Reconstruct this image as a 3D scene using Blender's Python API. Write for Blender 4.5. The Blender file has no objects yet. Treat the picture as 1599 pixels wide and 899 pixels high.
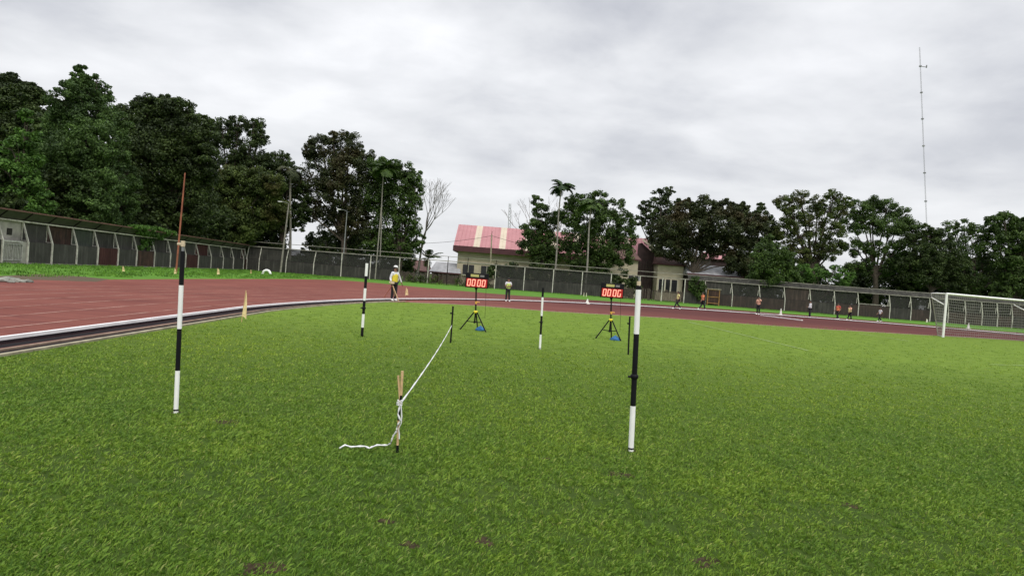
import bpy, bmesh, math, random
import numpy as np
from mathutils import Vector, Matrix
random.seed(7); RNG = np.random.default_rng(7)
S = bpy.context.scene; C = S.collection
PI = math.pi
# ------------------------------------------------------------------ camera
F = 900.0; CX, CY = 799.5, 449.5; H = 1.4
ROLL = math.atan(.076); PITCH = math.atan(12.5/900)
cam = bpy.data.cameras.new('camera'); camo = bpy.data.objects.new('camera', cam); C.objects.link(camo)
camo.matrix_world = Matrix.Translation((0, 0, H)) @ Matrix.Rotation(PI/2 - PITCH, 4, 'X') @ Matrix.Rotation(ROLL, 4, 'Z')
cam.sensor_width = 36; cam.lens = 36*F/1599; cam.clip_start = .05; cam.clip_end = 4000
S.camera = camo
R3 = camo.matrix_world.to_3x3()
def ray(px, py): return R3 @ Vector(((px-CX)/F, -(py-CY)/F, -1))
def G(px, py, z=0.0):
    d = ray(px, py); t = (z-H)/d.z; return Vector((d.x*t, d.y*t, z))
def D(px, py, Y):
    d = ray(px, py); t = Y/d.y; return Vector((d.x*t, Y, H+d.z*t))
WA = Vector((-29.3, 28.0)); WB = Vector((D(384,422,78.9).x, 78.9)); WA = WB + (Vector((-34.2,74.0))-Vector((-29.3,28.0))).normalized()*-51.2
wdir = (WB-WA).normalized()
def on_wall(px):
    d = ray(px, 420); d2 = Vector((d.x, d.y)); # intersect 2D ray from origin with wall line
    A = WA; B = wdir; det = d2.x*(-B.y) + B.x*d2.y
    t = (A.x*(-B.y) + B.x*A.y)/det
    return d2*t
# ------------------------------------------------------------------ tags
def tag(o, label=None, cat=None, group=None, kind=None):
    if label: o['label'] = label
    if cat: o['category'] = cat
    if group: o['group'] = group
    if kind: o['kind'] = kind
    return o
def thing(name, label, cat, loc=(0,0,0), rz=0, group=None):
    o = bpy.data.objects.new(name, None); C.objects.link(o); o.empty_display_size = .2
    o.location = loc; o.rotation_euler = (0, 0, rz)
    return tag(o, label, cat, group)
# ------------------------------------------------------------------ materials
def newmat(name):
    m = bpy.data.materials.new(name); m.use_nodes = True
    nt = m.node_tree; b = nt.nodes['Principled BSDF']; return m, nt, b
def N(nt, t, **kw):
    n = nt.nodes.new(t)
    for k, v in kw.items():
        if k in n.inputs: n.inputs[k].default_value = v
        else: setattr(n, k, v)
    return n
def ramp(nt, stops, fac):
    r = nt.nodes.new('ShaderNodeValToRGB'); e = r.color_ramp.elements
    while len(e) < len(stops): e.new(.5)
    for i, (p, c) in enumerate(stops):
        e[i].position = p; e[i].color = (*c, 1) if len(c) == 3 else c
    nt.links.new(fac, r.inputs[0]); return r
def mixc(nt, fac, a, b, mode='MIX'):
    m = nt.nodes.new('ShaderNodeMix'); m.data_type = 'RGBA'; m.blend_type = mode
    for s, v in ((m.inputs[0], fac), (m.inputs[6], a), (m.inputs[7], b)):
        if hasattr(v, 'is_linked') : nt.links.new(v, s)
        elif isinstance(v, (tuple, list)): s.default_value = (*v, 1)
        else: s.default_value = v
    return m.outputs[2]
def noise(nt, scale, detail=4, rough=.55, vec=None, dist=0):
    n = nt.nodes.new('ShaderNodeTexNoise'); n.inputs['Scale'].default_value = scale
    n.inputs['Detail'].default_value = detail; n.inputs['Roughness'].default_value = rough
    n.inputs['Distortion'].default_value = dist
    if vec is None:
        g = nt.nodes.new('ShaderNodeNewGeometry'); vec = g.outputs['Position']
    nt.links.new(vec, n.inputs['Vector']); return n.outputs['Fac']
def pos(nt, sc=(1,1,1), rot=(0,0,0)):
    g = nt.nodes.new('ShaderNodeNewGeometry'); m = nt.nodes.new('ShaderNodeMapping')
    m.inputs['Scale'].default_value = sc; m.inputs['Rotation'].default_value = rot
    nt.links.new(g.outputs['Position'], m.inputs['Vector']); return m.outputs['Vector']
def bump(nt, b, h, strength=.4, dist=.02):
    n = nt.nodes.new('ShaderNodeBump'); n.inputs['Strength'].default_value = strength; n.inputs['Distance'].default_value = dist
    nt.links.new(h, n.inputs['Height']); nt.links.new(n.outputs[0], b.inputs['Normal'])
def simple(name, col, rough=.6, metal=0, dirt=.25, dscale=9, emit=None, es=1):
    m, nt, b = newmat(name); b.inputs['Roughness'].default_value = rough; b.inputs['Metallic'].default_value = metal
    f = noise(nt, dscale, 5)
    r = ramp(nt, [(.3, tuple(c*(1-dirt) for c in col)), (.7, tuple(min(1, c*(1+dirt*.4)) for c in col))], f)
    nt.links.new(r.outputs[0], b.inputs['Base Color'])
    if emit:
        b.inputs['Emission Color'].default_value = (*emit, 1); b.inputs['Emission Strength'].default_value = es
    return m
def dull(m): m.node_tree.nodes['Principled BSDF'].inputs['Specular IOR Level'].default_value = .12
def ground_mat(name, cols, dirt_col=None, dirt_lo=.62, dirt_scale=.5, fine=22, bstr=.6, far=None):
    m, nt, b = newmat(name); b.inputs['Roughness'].default_value = .95
    b.inputs['Specular IOR Level'].default_value = .12
    big = noise(nt, .22, 4); med = noise(nt, 2.3, 5, .6); fi = noise(nt, fine, 6, .7)
    c1 = mixc(nt, ramp(nt, [(.35,(0,0,0)),(.65,(1,1,1))], big).outputs[0], cols[0], cols[1])
    c2 = mixc(nt, ramp(nt, [(.38,(0,0,0)),(.66,(.7,.7,.7))], med).outputs[0], c1, cols[2])
    c3 = mixc(nt, ramp(nt, [(.35,(.75,.75,.75)),(.7,(0,0,0))], fi).outputs[0], c2, cols[3])
    if dirt_col:
        dn = noise(nt, dirt_scale, 7, .7)
        c3 = mixc(nt, ramp(nt, [(dirt_lo,(0,0,0)),(dirt_lo+.07,(.9,.9,.9))], dn).outputs[0], c3, dirt_col)
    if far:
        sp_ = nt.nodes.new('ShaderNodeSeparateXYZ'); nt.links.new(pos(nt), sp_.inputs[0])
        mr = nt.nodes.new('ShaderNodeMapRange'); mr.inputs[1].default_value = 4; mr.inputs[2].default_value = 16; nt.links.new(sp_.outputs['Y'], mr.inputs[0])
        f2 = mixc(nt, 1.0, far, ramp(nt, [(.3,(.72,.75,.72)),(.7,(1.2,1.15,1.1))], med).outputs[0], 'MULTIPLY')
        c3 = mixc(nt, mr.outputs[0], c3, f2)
    nt.links.new(c3, b.inputs['Base Color']); bump(nt, b, fi, bstr, .03)
    return m
M = {}
M['verge'] = ground_mat('verge_grass', [(.11,.25,.03),(.14,.29,.035),(.08,.19,.025),(.06,.14,.02)], (.16,.115,.06), .66, .35)
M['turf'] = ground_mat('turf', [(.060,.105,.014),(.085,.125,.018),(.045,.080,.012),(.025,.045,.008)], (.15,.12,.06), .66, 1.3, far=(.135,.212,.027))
def leafmat(name, dark, light, accent=None, trans=.25, nscale=.5, acc=.12):
    m, nt, b = newmat(name)
    g = nt.nodes.new('ShaderNodeNewGeometry')
    r1 = ramp(nt, [(0, dark), (.75, light), (1, tuple(c*1.25 for c in light))], g.outputs['Random Per Island'])
    cl = noise(nt, nscale, 3)
    mm = mixc(nt, 1.0, r1.outputs[0], ramp(nt, [(.32,(.50,.52,.50)),(.68,(1.5,1.45,1.3))], cl).outputs[0], 'MULTIPLY')
    if accent:
        a = noise(nt, .33, 2)
        mm = mixc(nt, ramp(nt, [(.5,(0,0,0)),(.68,(.8,.8,.8))], a).outputs[0], mm, accent)
    nt.links.new(mm, b.inputs['Base Color']); b.inputs['Roughness'].default_value = .62
    b.inputs['Specular IOR Level'].default_value = .3
    t = nt.nodes.new('ShaderNodeBsdfTranslucent'); nt.links.new(mm, t.inputs['Color'])
    ms = nt.nodes.new('ShaderNodeMixShader'); ms.inputs[0].default_value = trans
    out = nt.nodes['Material Output']
    nt.links.new(b.outputs[0], ms.inputs[1]); nt.links.new(t.outputs[0], ms.inputs[2]); nt.links.new(ms.outputs[0], out.inputs['Surface'])
    return m
M['leaf_dark'] = leafmat('leaf_dark', (.016,.032,.009), (.056,.086,.022), None)
M['leaf_mid'] = leafmat('leaf_mid', (.024,.052,.012), (.074,.126,.027))
M['leaf_bright'] = leafmat('leaf_bright', (.030,.080,.012), (.085,.175,.030))
M['leaf_vine'] = leafmat('leaf_vine', (.028,.060,.016), (.078,.138,.034))
M['leaf_brown'] = leafmat('leaf_brown', (.017,.028,.010), (.054,.070,.024), (.082,.062,.026))
M['leaf_olive'] = leafmat('leaf_olive', (.028,.052,.012), (.088,.125,.028), (.085,.075,.022))
M['frond'] = leafmat('frond', (.020,.045,.018), (.060,.11,.035))
M['bark'] = simple('bark', (.075,.058,.042), .9, 0, .5, 6)
M['palebark'] = simple('pale_bark', (.27,.25,.21), .85, 0, .4, 5)
M['twig'] = simple('grey_twig', (.20,.18,.16), .9, 0, .3, 4)
# grass blades
def blade_mat():
    m, nt, b = newmat('grass_blades')
    g = nt.nodes.new('ShaderNodeNewGeometry')
    r1 = ramp(nt, [(0,(.078,.152,.022)),(.5,(.155,.265,.031)),(.92,(.230,.340,.048)),(1,(.32,.34,.11))], g.outputs['Random Per Island'])
    big = noise(nt, .27, 3); med = noise(nt, 1.7, 5, .6); sm = noise(nt, 7.0, 4, .6)
    c = mixc(nt, 1.0, r1.outputs[0], ramp(nt, [(.34,(.82,.88,.90)),(.66,(1.12,1.07,.95))], big).outputs[0], 'MULTIPLY')
    c = mixc(nt, 1.0, c, ramp(nt, [(.32,(.82,.87,.90)),(.64,(1.10,1.06,1.0))], med).outputs[0], 'MULTIPLY')
    c = mixc(nt, 1.0, c, ramp(nt, [(.32,(.80,.83,.84)),(.6,(1.08,1.06,1.03))], sm).outputs[0], 'MULTIPLY')
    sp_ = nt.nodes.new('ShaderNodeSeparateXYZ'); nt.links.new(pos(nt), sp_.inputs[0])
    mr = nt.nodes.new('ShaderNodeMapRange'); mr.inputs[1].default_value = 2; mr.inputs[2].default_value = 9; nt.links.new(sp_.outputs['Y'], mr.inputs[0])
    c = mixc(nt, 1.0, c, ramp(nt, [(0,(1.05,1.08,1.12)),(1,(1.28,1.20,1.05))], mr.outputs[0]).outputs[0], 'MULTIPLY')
    nt.links.new(c, b.inputs['Base Color']); b.inputs['Roughness'].default_value = .55
    b.inputs['Specular IOR Level'].default_value = .25
    t = nt.nodes.new('ShaderNodeBsdfTranslucent'); nt.links.new(c, t.inputs['Color'])
    ms = nt.nodes.new('ShaderNodeMixShader'); ms.inputs[0].default_value = .3
    nt.links.new(b.outputs[0], ms.inputs[1]); nt.links.new(t.outputs[0], ms.inputs[2])
    nt.links.new(ms.outputs[0], nt.nodes['Material Output'].inputs['Surface'])
    return m
M['blade'] = blade_mat()
def track_mat():
    m, nt, b = newmat('red_track'); b.inputs['Roughness'].default_value = .85
    b.inputs['Specular IOR Level'].default_value = .25
    big = noise(nt, .35, 5, .6); st = noise(nt, 1.0, 6, .65, pos(nt, (.5, 2.2, 1)), .3); fi = noise(nt, 45, 3)
    c = mixc(nt, ramp(nt, [(.35,(0,0,0)),(.7,(1,1,1))], big).outputs[0], (.17,.053,.040), (.235,.082,.062))
    c = mixc(nt, ramp(nt, [(.50,(0,0,0)),(.66,(.6,.6,.6))], st).outputs[0], c, (.10,.030,.028))
    far = nt.nodes.new('ShaderNodeSeparateXYZ'); nt.links.new(pos(nt), far.inputs[0])
    mr = nt.nodes.new('ShaderNodeMapRange'); mr.inputs[1].default_value = 24; mr.inputs[2].default_value = 40
    nt.links.new(far.outputs['Y'], mr.inputs[0])
    # right-hand, worn damp part
    mx = nt.nodes.new('ShaderNodeMapRange'); mx.inputs[1].default_value = -8; mx.inputs[2].default_value = 8
    nt.links.new(far.outputs['X'], mx.inputs[0])
    mu = nt.nodes.new('ShaderNodeMath'); mu.operation = 'MULTIPLY'; nt.links.new(mr.outputs[0], mu.inputs[0]); nt.links.new(mx.outputs[0], mu.inputs[1])
    mu2 = nt.nodes.new('ShaderNodeMath'); mu2.operation = 'MULTIPLY'; nt.links.new(mu.outputs[0], mu2.inputs[0]); mu2.inputs[1].default_value = .8
    c = mixc(nt, mu2.outputs[0], c, (.062,.017,.018))
    c = mixc(nt, ramp(nt, [(.4,(.25,.25,.25)),(.6,(0,0,0))], fi).outputs[0], c, (.12,.04,.035))
    nt.links.new(c, b.inputs['Base Color']); bump(nt, b, fi, .3, .01)
    return m
M['track'] = track_mat()
def line_mat(name, under, col, lo, hi, scale=2.5):
    m, nt, b = newmat(name); b.inputs['Roughness'].default_value = .9
    f = noise(nt, scale, 6, .7)
    c = mixc(nt, ramp(nt, [(lo,(0,0,0)),(hi,(1,1,1))], f).outputs[0], under, col)
    nt.links.new(c, b.inputs['Base Color']); return m
M['lane'] = line_mat('faded_lane_paint', (.23,.08,.06), (.50,.33,.27), .35, .62, 1.1)
M['chalk'] = line_mat('faded_chalk', (.20,.29,.045), (.38,.46,.24), .38, .70, 1.6)
M['kerb'] = simple('white_kerb', (.92,.90,.90), .6, 0, .12, 3)
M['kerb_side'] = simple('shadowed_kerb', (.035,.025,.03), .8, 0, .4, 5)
M['drain'] = simple('dark_drain', (.016,.012,.014), .9, 0, .5, 8)
M['slab'] = simple('drain_edge', (.33,.24,.18), .9, 0, .35, 5)
M['concrete'] = simple('pale_concrete', (.38,.34,.24), .9, 0, .4, 5)
M['dirt'] = ground_mat('dirt', [(.13,.10,.065),(.16,.12,.075),(.10,.08,.05),(.07,.055,.04)])
M['white'] = simple('white_paint', (.88,.88,.85), .6, 0, .08, 6)
M['black'] = simple('black_paint', (.010,.010,.012), .45, 0, .2, 6)
M['cream'] = simple('cream_cap', (.62,.50,.34), .5, 0, .15, 8)
M['wood'] = simple('pale_wood', (.62,.42,.22), .7, 0, .3, 30)
M['tape'] = simple('white_tape', (.80,.80,.80), .35, 0, .1, 10)
M['yellow'] = simple('yellow_plastic', (.75,.62,.03), .4, 0, .1, 10)
M['amber'] = simple('amber_plastic', (.80,.42,.08), .5, 0, .1, 10)
M['flag'] = simple('yellow_flag', (.85,.68,.36), .8, 0, .3, 12)
M['flagdull'] = simple('ochre_paint', (.36,.19,.06), .8, 0, .4, 4)
M['blue'] = simple('blue_cloth', (.02,.13,.33), .7, 0, .35, 20)
M['red_screen'] = simple('red_screen', (.22,.006,.006), .35, 0, .2, 30, (1,.02,.01), .22)
M['digit'] = simple('lit_digit', (.9,.35,.25), .4, 0, .02, 30, (1,.40,.30), .8)
M['sticker'] = simple('yellow_sticker', (.55,.50,.18), .5, 0, .55, 120)
M['greysticker'] = simple('grey_sticker', (.22,.20,.20), .5, 0, .3, 60)
M['post'] = simple('pale_post', (.60,.57,.50), .8, 0, .45, 3)
M['rail'] = simple('pale_rail', (.30,.28,.24), .8, 0, .45, 2)
M['rust'] = simple('rusty_edge', (.17,.085,.065), .85, 0, .5, 2.5)
M['rustpole'] = simple('rusty_pole', (.33,.11,.06), .8, 0, .4, 2)
M['galv'] = simple('grey_steel', (.28,.29,.29), .6, .3, .3, 3)
M['darksteel'] = simple('dark_steel', (.035,.030,.028), .8, .2, .4, 3)
def sheetmat(name, a, b_, wscale=16, xrot=True):
    m, nt, b = newmat(name); b.inputs['Roughness'].default_value = .8
    n1 = noise(nt, .9, 6, .65); n2 = noise(nt, 1.0, 4, .6, pos(nt, (4, 4, .35)))
    c = mixc(nt, ramp(nt, [(.35,(0,0,0)),(.68,(1,1,1))], n1).outputs[0], a, b_)
    c = mixc(nt, ramp(nt, [(.5,(0,0,0)),(.7,(.55,.55,.55))], n2).outputs[0], c, tuple(x*1.9 for x in a))
    nt.links.new(c, b.inputs['Base Color'])
    w = nt.nodes.new('ShaderNodeTexWave'); w.bands_direction = 'DIAGONAL'; w.inputs['Scale'].default_value = wscale/4
    nt.links.new(pos(nt, (1,1,0)), w.inputs['Vector']); bump(nt, b, w.outputs['Fac'], .5, .03)
    return m
M['sheet_grey'] = sheetmat('grey_sheet', (.066,.064,.057), (.044,.042,.038))
M['sheet_green'] = sheetmat('green_grey_sheet', (.060,.070,.056), (.045,.052,.044))
M['sheet_red'] = sheetmat('maroon_sheet', (.065,.028,.026), (.042,.018,.018))
M['sheet_rust'] = sheetmat('rusted_sheet', (.070,.040,.032), (.025,.020,.018))
M['sheet_dark'] = sheetmat('dark_sheet', (.058,.055,.049), (.030,.030,.027))
M['sheet_brown'] = sheetmat('brown_sheet', (.058,.044,.038), (.036,.032,.029))
M['picket'] = simple('weathered_picket', (.085,.066,.05), .9, 0, .65, 4)
M['canopy'] = simple('canopy_underside', (.085,.078,.070), .85, 0, .4, 1.5)
M['shed'] = simple('pale_shed_wall', (.36,.34,.30), .85, 0, .4, 1.5)
M['grill'] = simple('white_grille', (.42,.41,.38), .7, 0, .4, 6)
M['creamwall'] = simple('cream_wall', (.54,.47,.35), .85, 0, .2, .8)
M['creamtrim'] = simple('pale_trim', (.60,.56,.45), .8, 0, .15, 1)
M['roofpink'] = simple('pink_roof', (.46,.225,.235), .7, 0, .12, .6)
M['roofcream'] = simple('cream_roof', (.58,.50,.39), .7, 0, .12, .6)
M['fascia'] = simple('dark_red_fascia', (.085,.025,.030), .7, 0, .3, 1)
M['window'] = simple('dark_glass', (.02,.02,.022), .25, 0, .3, 1)
M['lattice'] = simple('dark_brown_screen', (.050,.026,.026), .8, 0, .4, 2)
M['roofgrey'] = simple('grey_roof', (.36,.36,.37), .7, 0, .35, 1.2)
M['roofbrown'] = simple('brown_roof', (.13,.065,.055), .8, 0, .3, 1.2)
M['skin'] = simple('skin', (.26,.14,.09), .6, 0, .1, 10)
M['hair'] = simple('black_hair', (.012,.010,.010), .6, 0, .2, 10)
M['trouser'] = simple('black_trousers', (.012,.012,.016), .8, 0, .2, 10)
M['shirt_white'] = simple('white_cloth', (.70,.70,.72), .8, 0, .12, 12)
M['vest_yellow'] = simple('yellow_vest', (.74,.60,.04), .7, 0, .15, 12)
M['vest_lime'] = simple('lime_vest', (.55,.72,.16), .7, 0, .15, 12)
M['shirt_orange'] = simple('orange_cloth', (.70,.22,.09), .8, 0, .15, 12)
M['shirt_peach'] = simple('peach_cloth', (.74,.40,.28), .8, 0, .15, 12)
M['shirt_red'] = simple('red_cloth', (.55,.08,.06), .8, 0, .15, 12)
M['shirt_paleyellow'] = simple('pale_yellow_cloth', (.72,.66,.28), .8, 0, .15, 12)
M['net'] = simple('goal_net', (.30,.30,.27), .8, 0, .2, 6)
M['soil_shade'] = simple('bare_soil_and_shade', (.060,.045,.024), .95, 0, .7, 30)
M['stone'] = simple('pale_stone', (.26,.26,.22), .9, 0, .6, 4)
M['cone_white'] = simple('white_cone', (.75,.74,.66), .6, 0, .15, 9)
for q_ in ('track','drain','kerb_side','concrete','slab','soil_shade','dirt','roofpink','roofcream','creamwall','sheet_grey','sheet_green','sheet_red','sheet_rust','lane','black','white','darksteel','sheet_dark','sheet_brown'): dull(M[q_])
# ------------------------------------------------------------------ mesh helpers
class MB:
    def __init__(s): s.v = []; s.f = []; s.m = []; s.sm = []
    def add(s, vs, fs, mi=0, smooth=False):
        b = len(s.v); s.v += [tuple(v) for v in vs]
        for f in fs: s.f.append(tuple(b+i for i in f)); s.m.append(mi); s.sm.append(smooth)
    def box(s, c, size, rot=None, mi=0):
        x, y, z = (k/2 for k in size); c = Vector(c)
        vs = [Vector((i*x, j*y, k*z)) for k in (-1,1) for j in (-1,1) for i in (-1,1)]
        if rot is not None: vs = [rot @ v for v in vs]
        s.add([c+v for v in vs], [(0,2,3,1),(4,5,7,6),(0,1,5,4),(2,6,7,3),(0,4,6,2),(1,3,7,5)], mi)
    def bar(s, a, b, w, h=None, mi=0):            # rectangular bar from a to b
        a = Vector(a); b = Vector(b); d = b-a; L = d.length
        q = d.to_track_quat('X', 'Z').to_matrix()
        s.box((a+b)/2, (L, w, h or w), q, mi)
    def tube(s, pts, rad, n=8, mi=0, cap=True):
        pts = [Vector(p) for p in pts]
        if not hasattr(rad, '__len__'): rad = [rad]*len(pts)
        rings = []; vs = []
        ref = Vector((0,0,1))
        for i, p in enumerate(pts):
            t = (pts[min(i+1, len(pts)-1)] - pts[max(i-1, 0)])
            t = t.normalized() if t.length > 1e-9 else Vector((0,0,1))
            r = ref if abs(t.dot(ref)) < .95 else Vector((1,0,0))
            u = t.cross(r).normalized(); w = t.cross(u)
            for k in range(n):
                a = 2*PI*k/n; vs.append(p + (u*math.cos(a)+w*math.sin(a))*rad[i])
        fs = []
        for i in range(len(pts)-1):
            for k in range(n):
                k2 = (k+1) % n; fs.append((i*n+k, i*n+k2, (i+1)*n+k2, (i+1)*n+k))
        s.add(vs, fs, mi, True)
        if cap:
            s.add(vs[:n], [tuple(range(n))[::-1]], mi); s.add(vs[-n:], [tuple(range(n))], mi)
    def quad(s, a, b, c, d, mi=0): s.add([a,b,c,d], [(0,1,2,3)], mi)
    def poly(s, pts, mi=0): s.add(pts, [tuple(range(len(pts)))], mi)
    def cone(s, c, r0, r1, h, n=12, mi=0): s.tube([Vector(c), Vector(c)+Vector((0,0,h))], [r0, r1], n, mi)
    def build(s, name, mats, parent=None, loc=None):
        me = bpy.data.meshes.new(name); me.from_pydata(s.v, [], s.f)
        if not isinstance(mats, (list, tuple)): mats = [mats]
        for m in mats: me.materials.append(m)
        me.polygons.foreach_set('material_index', s.m); me.polygons.foreach_set('use_smooth', s.sm)
        me.update()
        bm = bmesh.new(); bm.from_mesh(me); bmesh.ops.recalc_face_normals(bm, faces=bm.faces) if len(bm.faces) < 30000 else None
        bm.to_mesh(me); bm.free()
        o = bpy.data.objects.new(name, me); C.objects.link(o)
        if parent: o.parent = parent
        if loc is not None: o.location = loc
        return o
def bevel(o, w=.01, seg=2):
    m = o.modifiers.new('bevel', 'BEVEL'); m.width = w; m.segments = seg; m.limit_method = 'ANGLE'; return o
def np_obj(name, V, nper, mat, parent=None):
    """V: (k*nper,3) verts, every nper verts one face"""
    V = np.asarray(V, dtype=np.float32); n = len(V)//nper
    me = bpy.data.meshes.new(name); me.vertices.add(len(V)); me.vertices.foreach_set('co', V.ravel())
    me.loops.add(len(V)); me.loops.foreach_set('vertex_index', np.arange(len(V), dtype=np.int32))
    me.polygons.add(n); me.polygons.foreach_set('loop_start', np.arange(0, len(V), nper, dtype=np.int32))
    me.update(calc_edges=True); me.validate(); me.materials.append(mat)
    o = bpy.data.objects.new(name, me); C.objects.link(o)
    if parent: o.parent = parent
    return o
def flat(name, poly, z, mat, label=None, kind='structure'):
    mb = MB(); mb.poly([(x, y, z) for x, y in poly]); o = mb.build(name, mat)
    o['kind'] = kind
    if label: o['label'] = label
    return o
def strip(mb, pts, w, z, off=0, mi=0, h=None):
    """ribbon along pts (2d), shifted by off to the right of travel"""
    P = [Vector((p[0], p[1])) for p in pts]; L = []; Rr = []
    for i, p in enumerate(P):
        t = (P[min(i+1, len(P)-1)]-P[max(i-1, 0)]).normalized(); n = Vector((t.y, -t.x))
        L.append(p+n*(off-w/2)); Rr.append(p+n*(off+w/2))
    for i in range(len(P)-1):
        a, b, c, d = L[i], Rr[i], Rr[i+1], L[i+1]
        if h is None: mb.quad((a.x,a.y,z),(b.x,b.y,z),(c.x,c.y,z),(d.x,d.y,z), mi)
        else:
            mb.add([(a.x,a.y,z),(b.x,b.y,z),(c.x,c.y,z),(d.x,d.y,z),(a.x,a.y,z+h),(b.x,b.y,z+h),(c.x,c.y,z+h),(d.x,d.y,z+h)],
                   [(4,5,6,7),(0,4,7,3),(1,2,6,5)] + ([(0,1,5,4)] if i == 0 else []) + ([(3,7,6,2)] if i == len(P)-2 else []), mi)
# ------------------------------------------------------------------ ground, track, field
flat('ground', [(-1500,-200),(1500,-200),(1500,2500),(-1500,2500)], 0, M['verge'])
TC = (29.0, 16.0); TR = 36.4
def trackline(R, a0=180, a1=20, y0=-40, step=1.5):
    pts = [(TC[0]-R + (TC[1]-(y0+k*4.0))*.062, y0 + k*4.0) for k in range(int((TC[1]-y0)/4))]
    n = int((a0-a1)/step)
    pts += [(TC[0]+R*math.cos(math.radians(a0-(a0-a1)*k/n)), TC[1]+R*math.sin(math.radians(a0-(a0-a1)*k/n))) for k in range(n+1)]
    return pts
outer = TR + 9.9
# polygon of the red surface: outer rim + the sprint chute at the corner, closed behind the camera
red = [(TC[0]-outer-.3+3.4, -40), (-18.0, 16), (-19.2, 35), (-19.6, 50), (-18.5, 61), (-14, 60.5), (-8, 56), (-2, 53.2)]
red += [(TC[0]+outer*math.cos(math.radians(a)), TC[1]+outer*math.sin(math.radians(a))) for a in range(126, -1, -4)]
red += [(TC[0]+outer, -40)]
flat('running_track', red, .004, M['track'])
edge_px = [(640,472.5),(700,474.8),(760,478.5),(860,486.5),(950,491.5),(1040,496.5),(1140,504),(1240,511),(1300,515),(1440,523),(1520,527.5),(1599,532.5)]
edge = [G(*p) for p in edge_px]
kp = trackline(TR)
inner = [(p[0], p[1]) for p in trackline(TR-.72) if p[1] <= 16 or (p[0] < -5.3 and p[1] < 30)]
turf = inner + [(e.x, e.y) for e in edge]
for k in range(1, 5):   # wavy continuation to the right, out of the picture
    turf.append((edge[-1].x+7*k, edge[-1].y+.9*k))
turf.append((edge[-1].x+30, -40))
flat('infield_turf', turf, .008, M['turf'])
# thin bare rim between turf and red surface
mb = MB(); strip(mb, [(e.x, e.y) for e in edge], .32, .0115, -.1); mb.build('turf_edge', M['slab'])['kind'] = 'structure'
# lane lines
mb = MB()
for k in range(1, 8):
    R = TR + 1.17*k
    strip(mb, trackline(R, 180, 25), .05, .0085)
mb.build('lane_markings', M['lane'])['kind'] = 'structure'
# kerb
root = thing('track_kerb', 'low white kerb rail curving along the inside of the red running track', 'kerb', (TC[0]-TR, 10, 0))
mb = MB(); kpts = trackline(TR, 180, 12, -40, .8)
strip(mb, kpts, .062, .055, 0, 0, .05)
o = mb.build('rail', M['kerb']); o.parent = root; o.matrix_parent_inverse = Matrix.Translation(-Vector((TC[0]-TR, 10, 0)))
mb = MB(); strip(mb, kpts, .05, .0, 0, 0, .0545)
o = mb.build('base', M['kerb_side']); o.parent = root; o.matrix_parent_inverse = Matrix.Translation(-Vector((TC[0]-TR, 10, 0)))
# drain beside kerb
dpts = [p for p in trackline(TR, 180, 12, -40, 1.5) if p[1] <= 16 or (p[0] < -5.2 and p[1] < 28)]
mb = MB()
strip(mb, dpts, .22, .0122, .18, 0); strip(mb, dpts, .14, .0124, .37, 1); strip(mb, dpts, .045, .008, .455, 2, .03)
strip(mb, dpts, .20, .0126, .58, 0); strip(mb, dpts, .07, .008, .72, 3, .03)
mb.build('drain', [M['drain'], M['track'], M['slab'], M['concrete']])['kind'] = 'structure'
# pitch chalk lines
mb = MB()
a, b = G(1075,503), G(1262,548); strip(mb, [(a.x+(b.x-a.x)*t/10, a.y+(b.y-a.y)*t/10) for t in range(11)], .08, .021)
a, b = G(1340,521), G(1420,533); strip(mb, [(a.x, a.y), (b.x, b.y)], .10, .026)
a, b = G(1545,570), G(1640,573); strip(mb, [(a.x, a.y), (b.x, b.y)], .06, .026)
mb.build('pitch_markings', M['chalk'])['kind'] = 'structure'
# dirt path at left
dp = [G(-60,432),(G(0,431)),(G(60,428)),(G(120,431)),(G(170,436)),(G(150,440)),(G(60,437)),(G(0,436)),(G(-60,438))]
flat('dirt_path', [(p.x, p.y) for p in dp], .005, M['dirt'])
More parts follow.
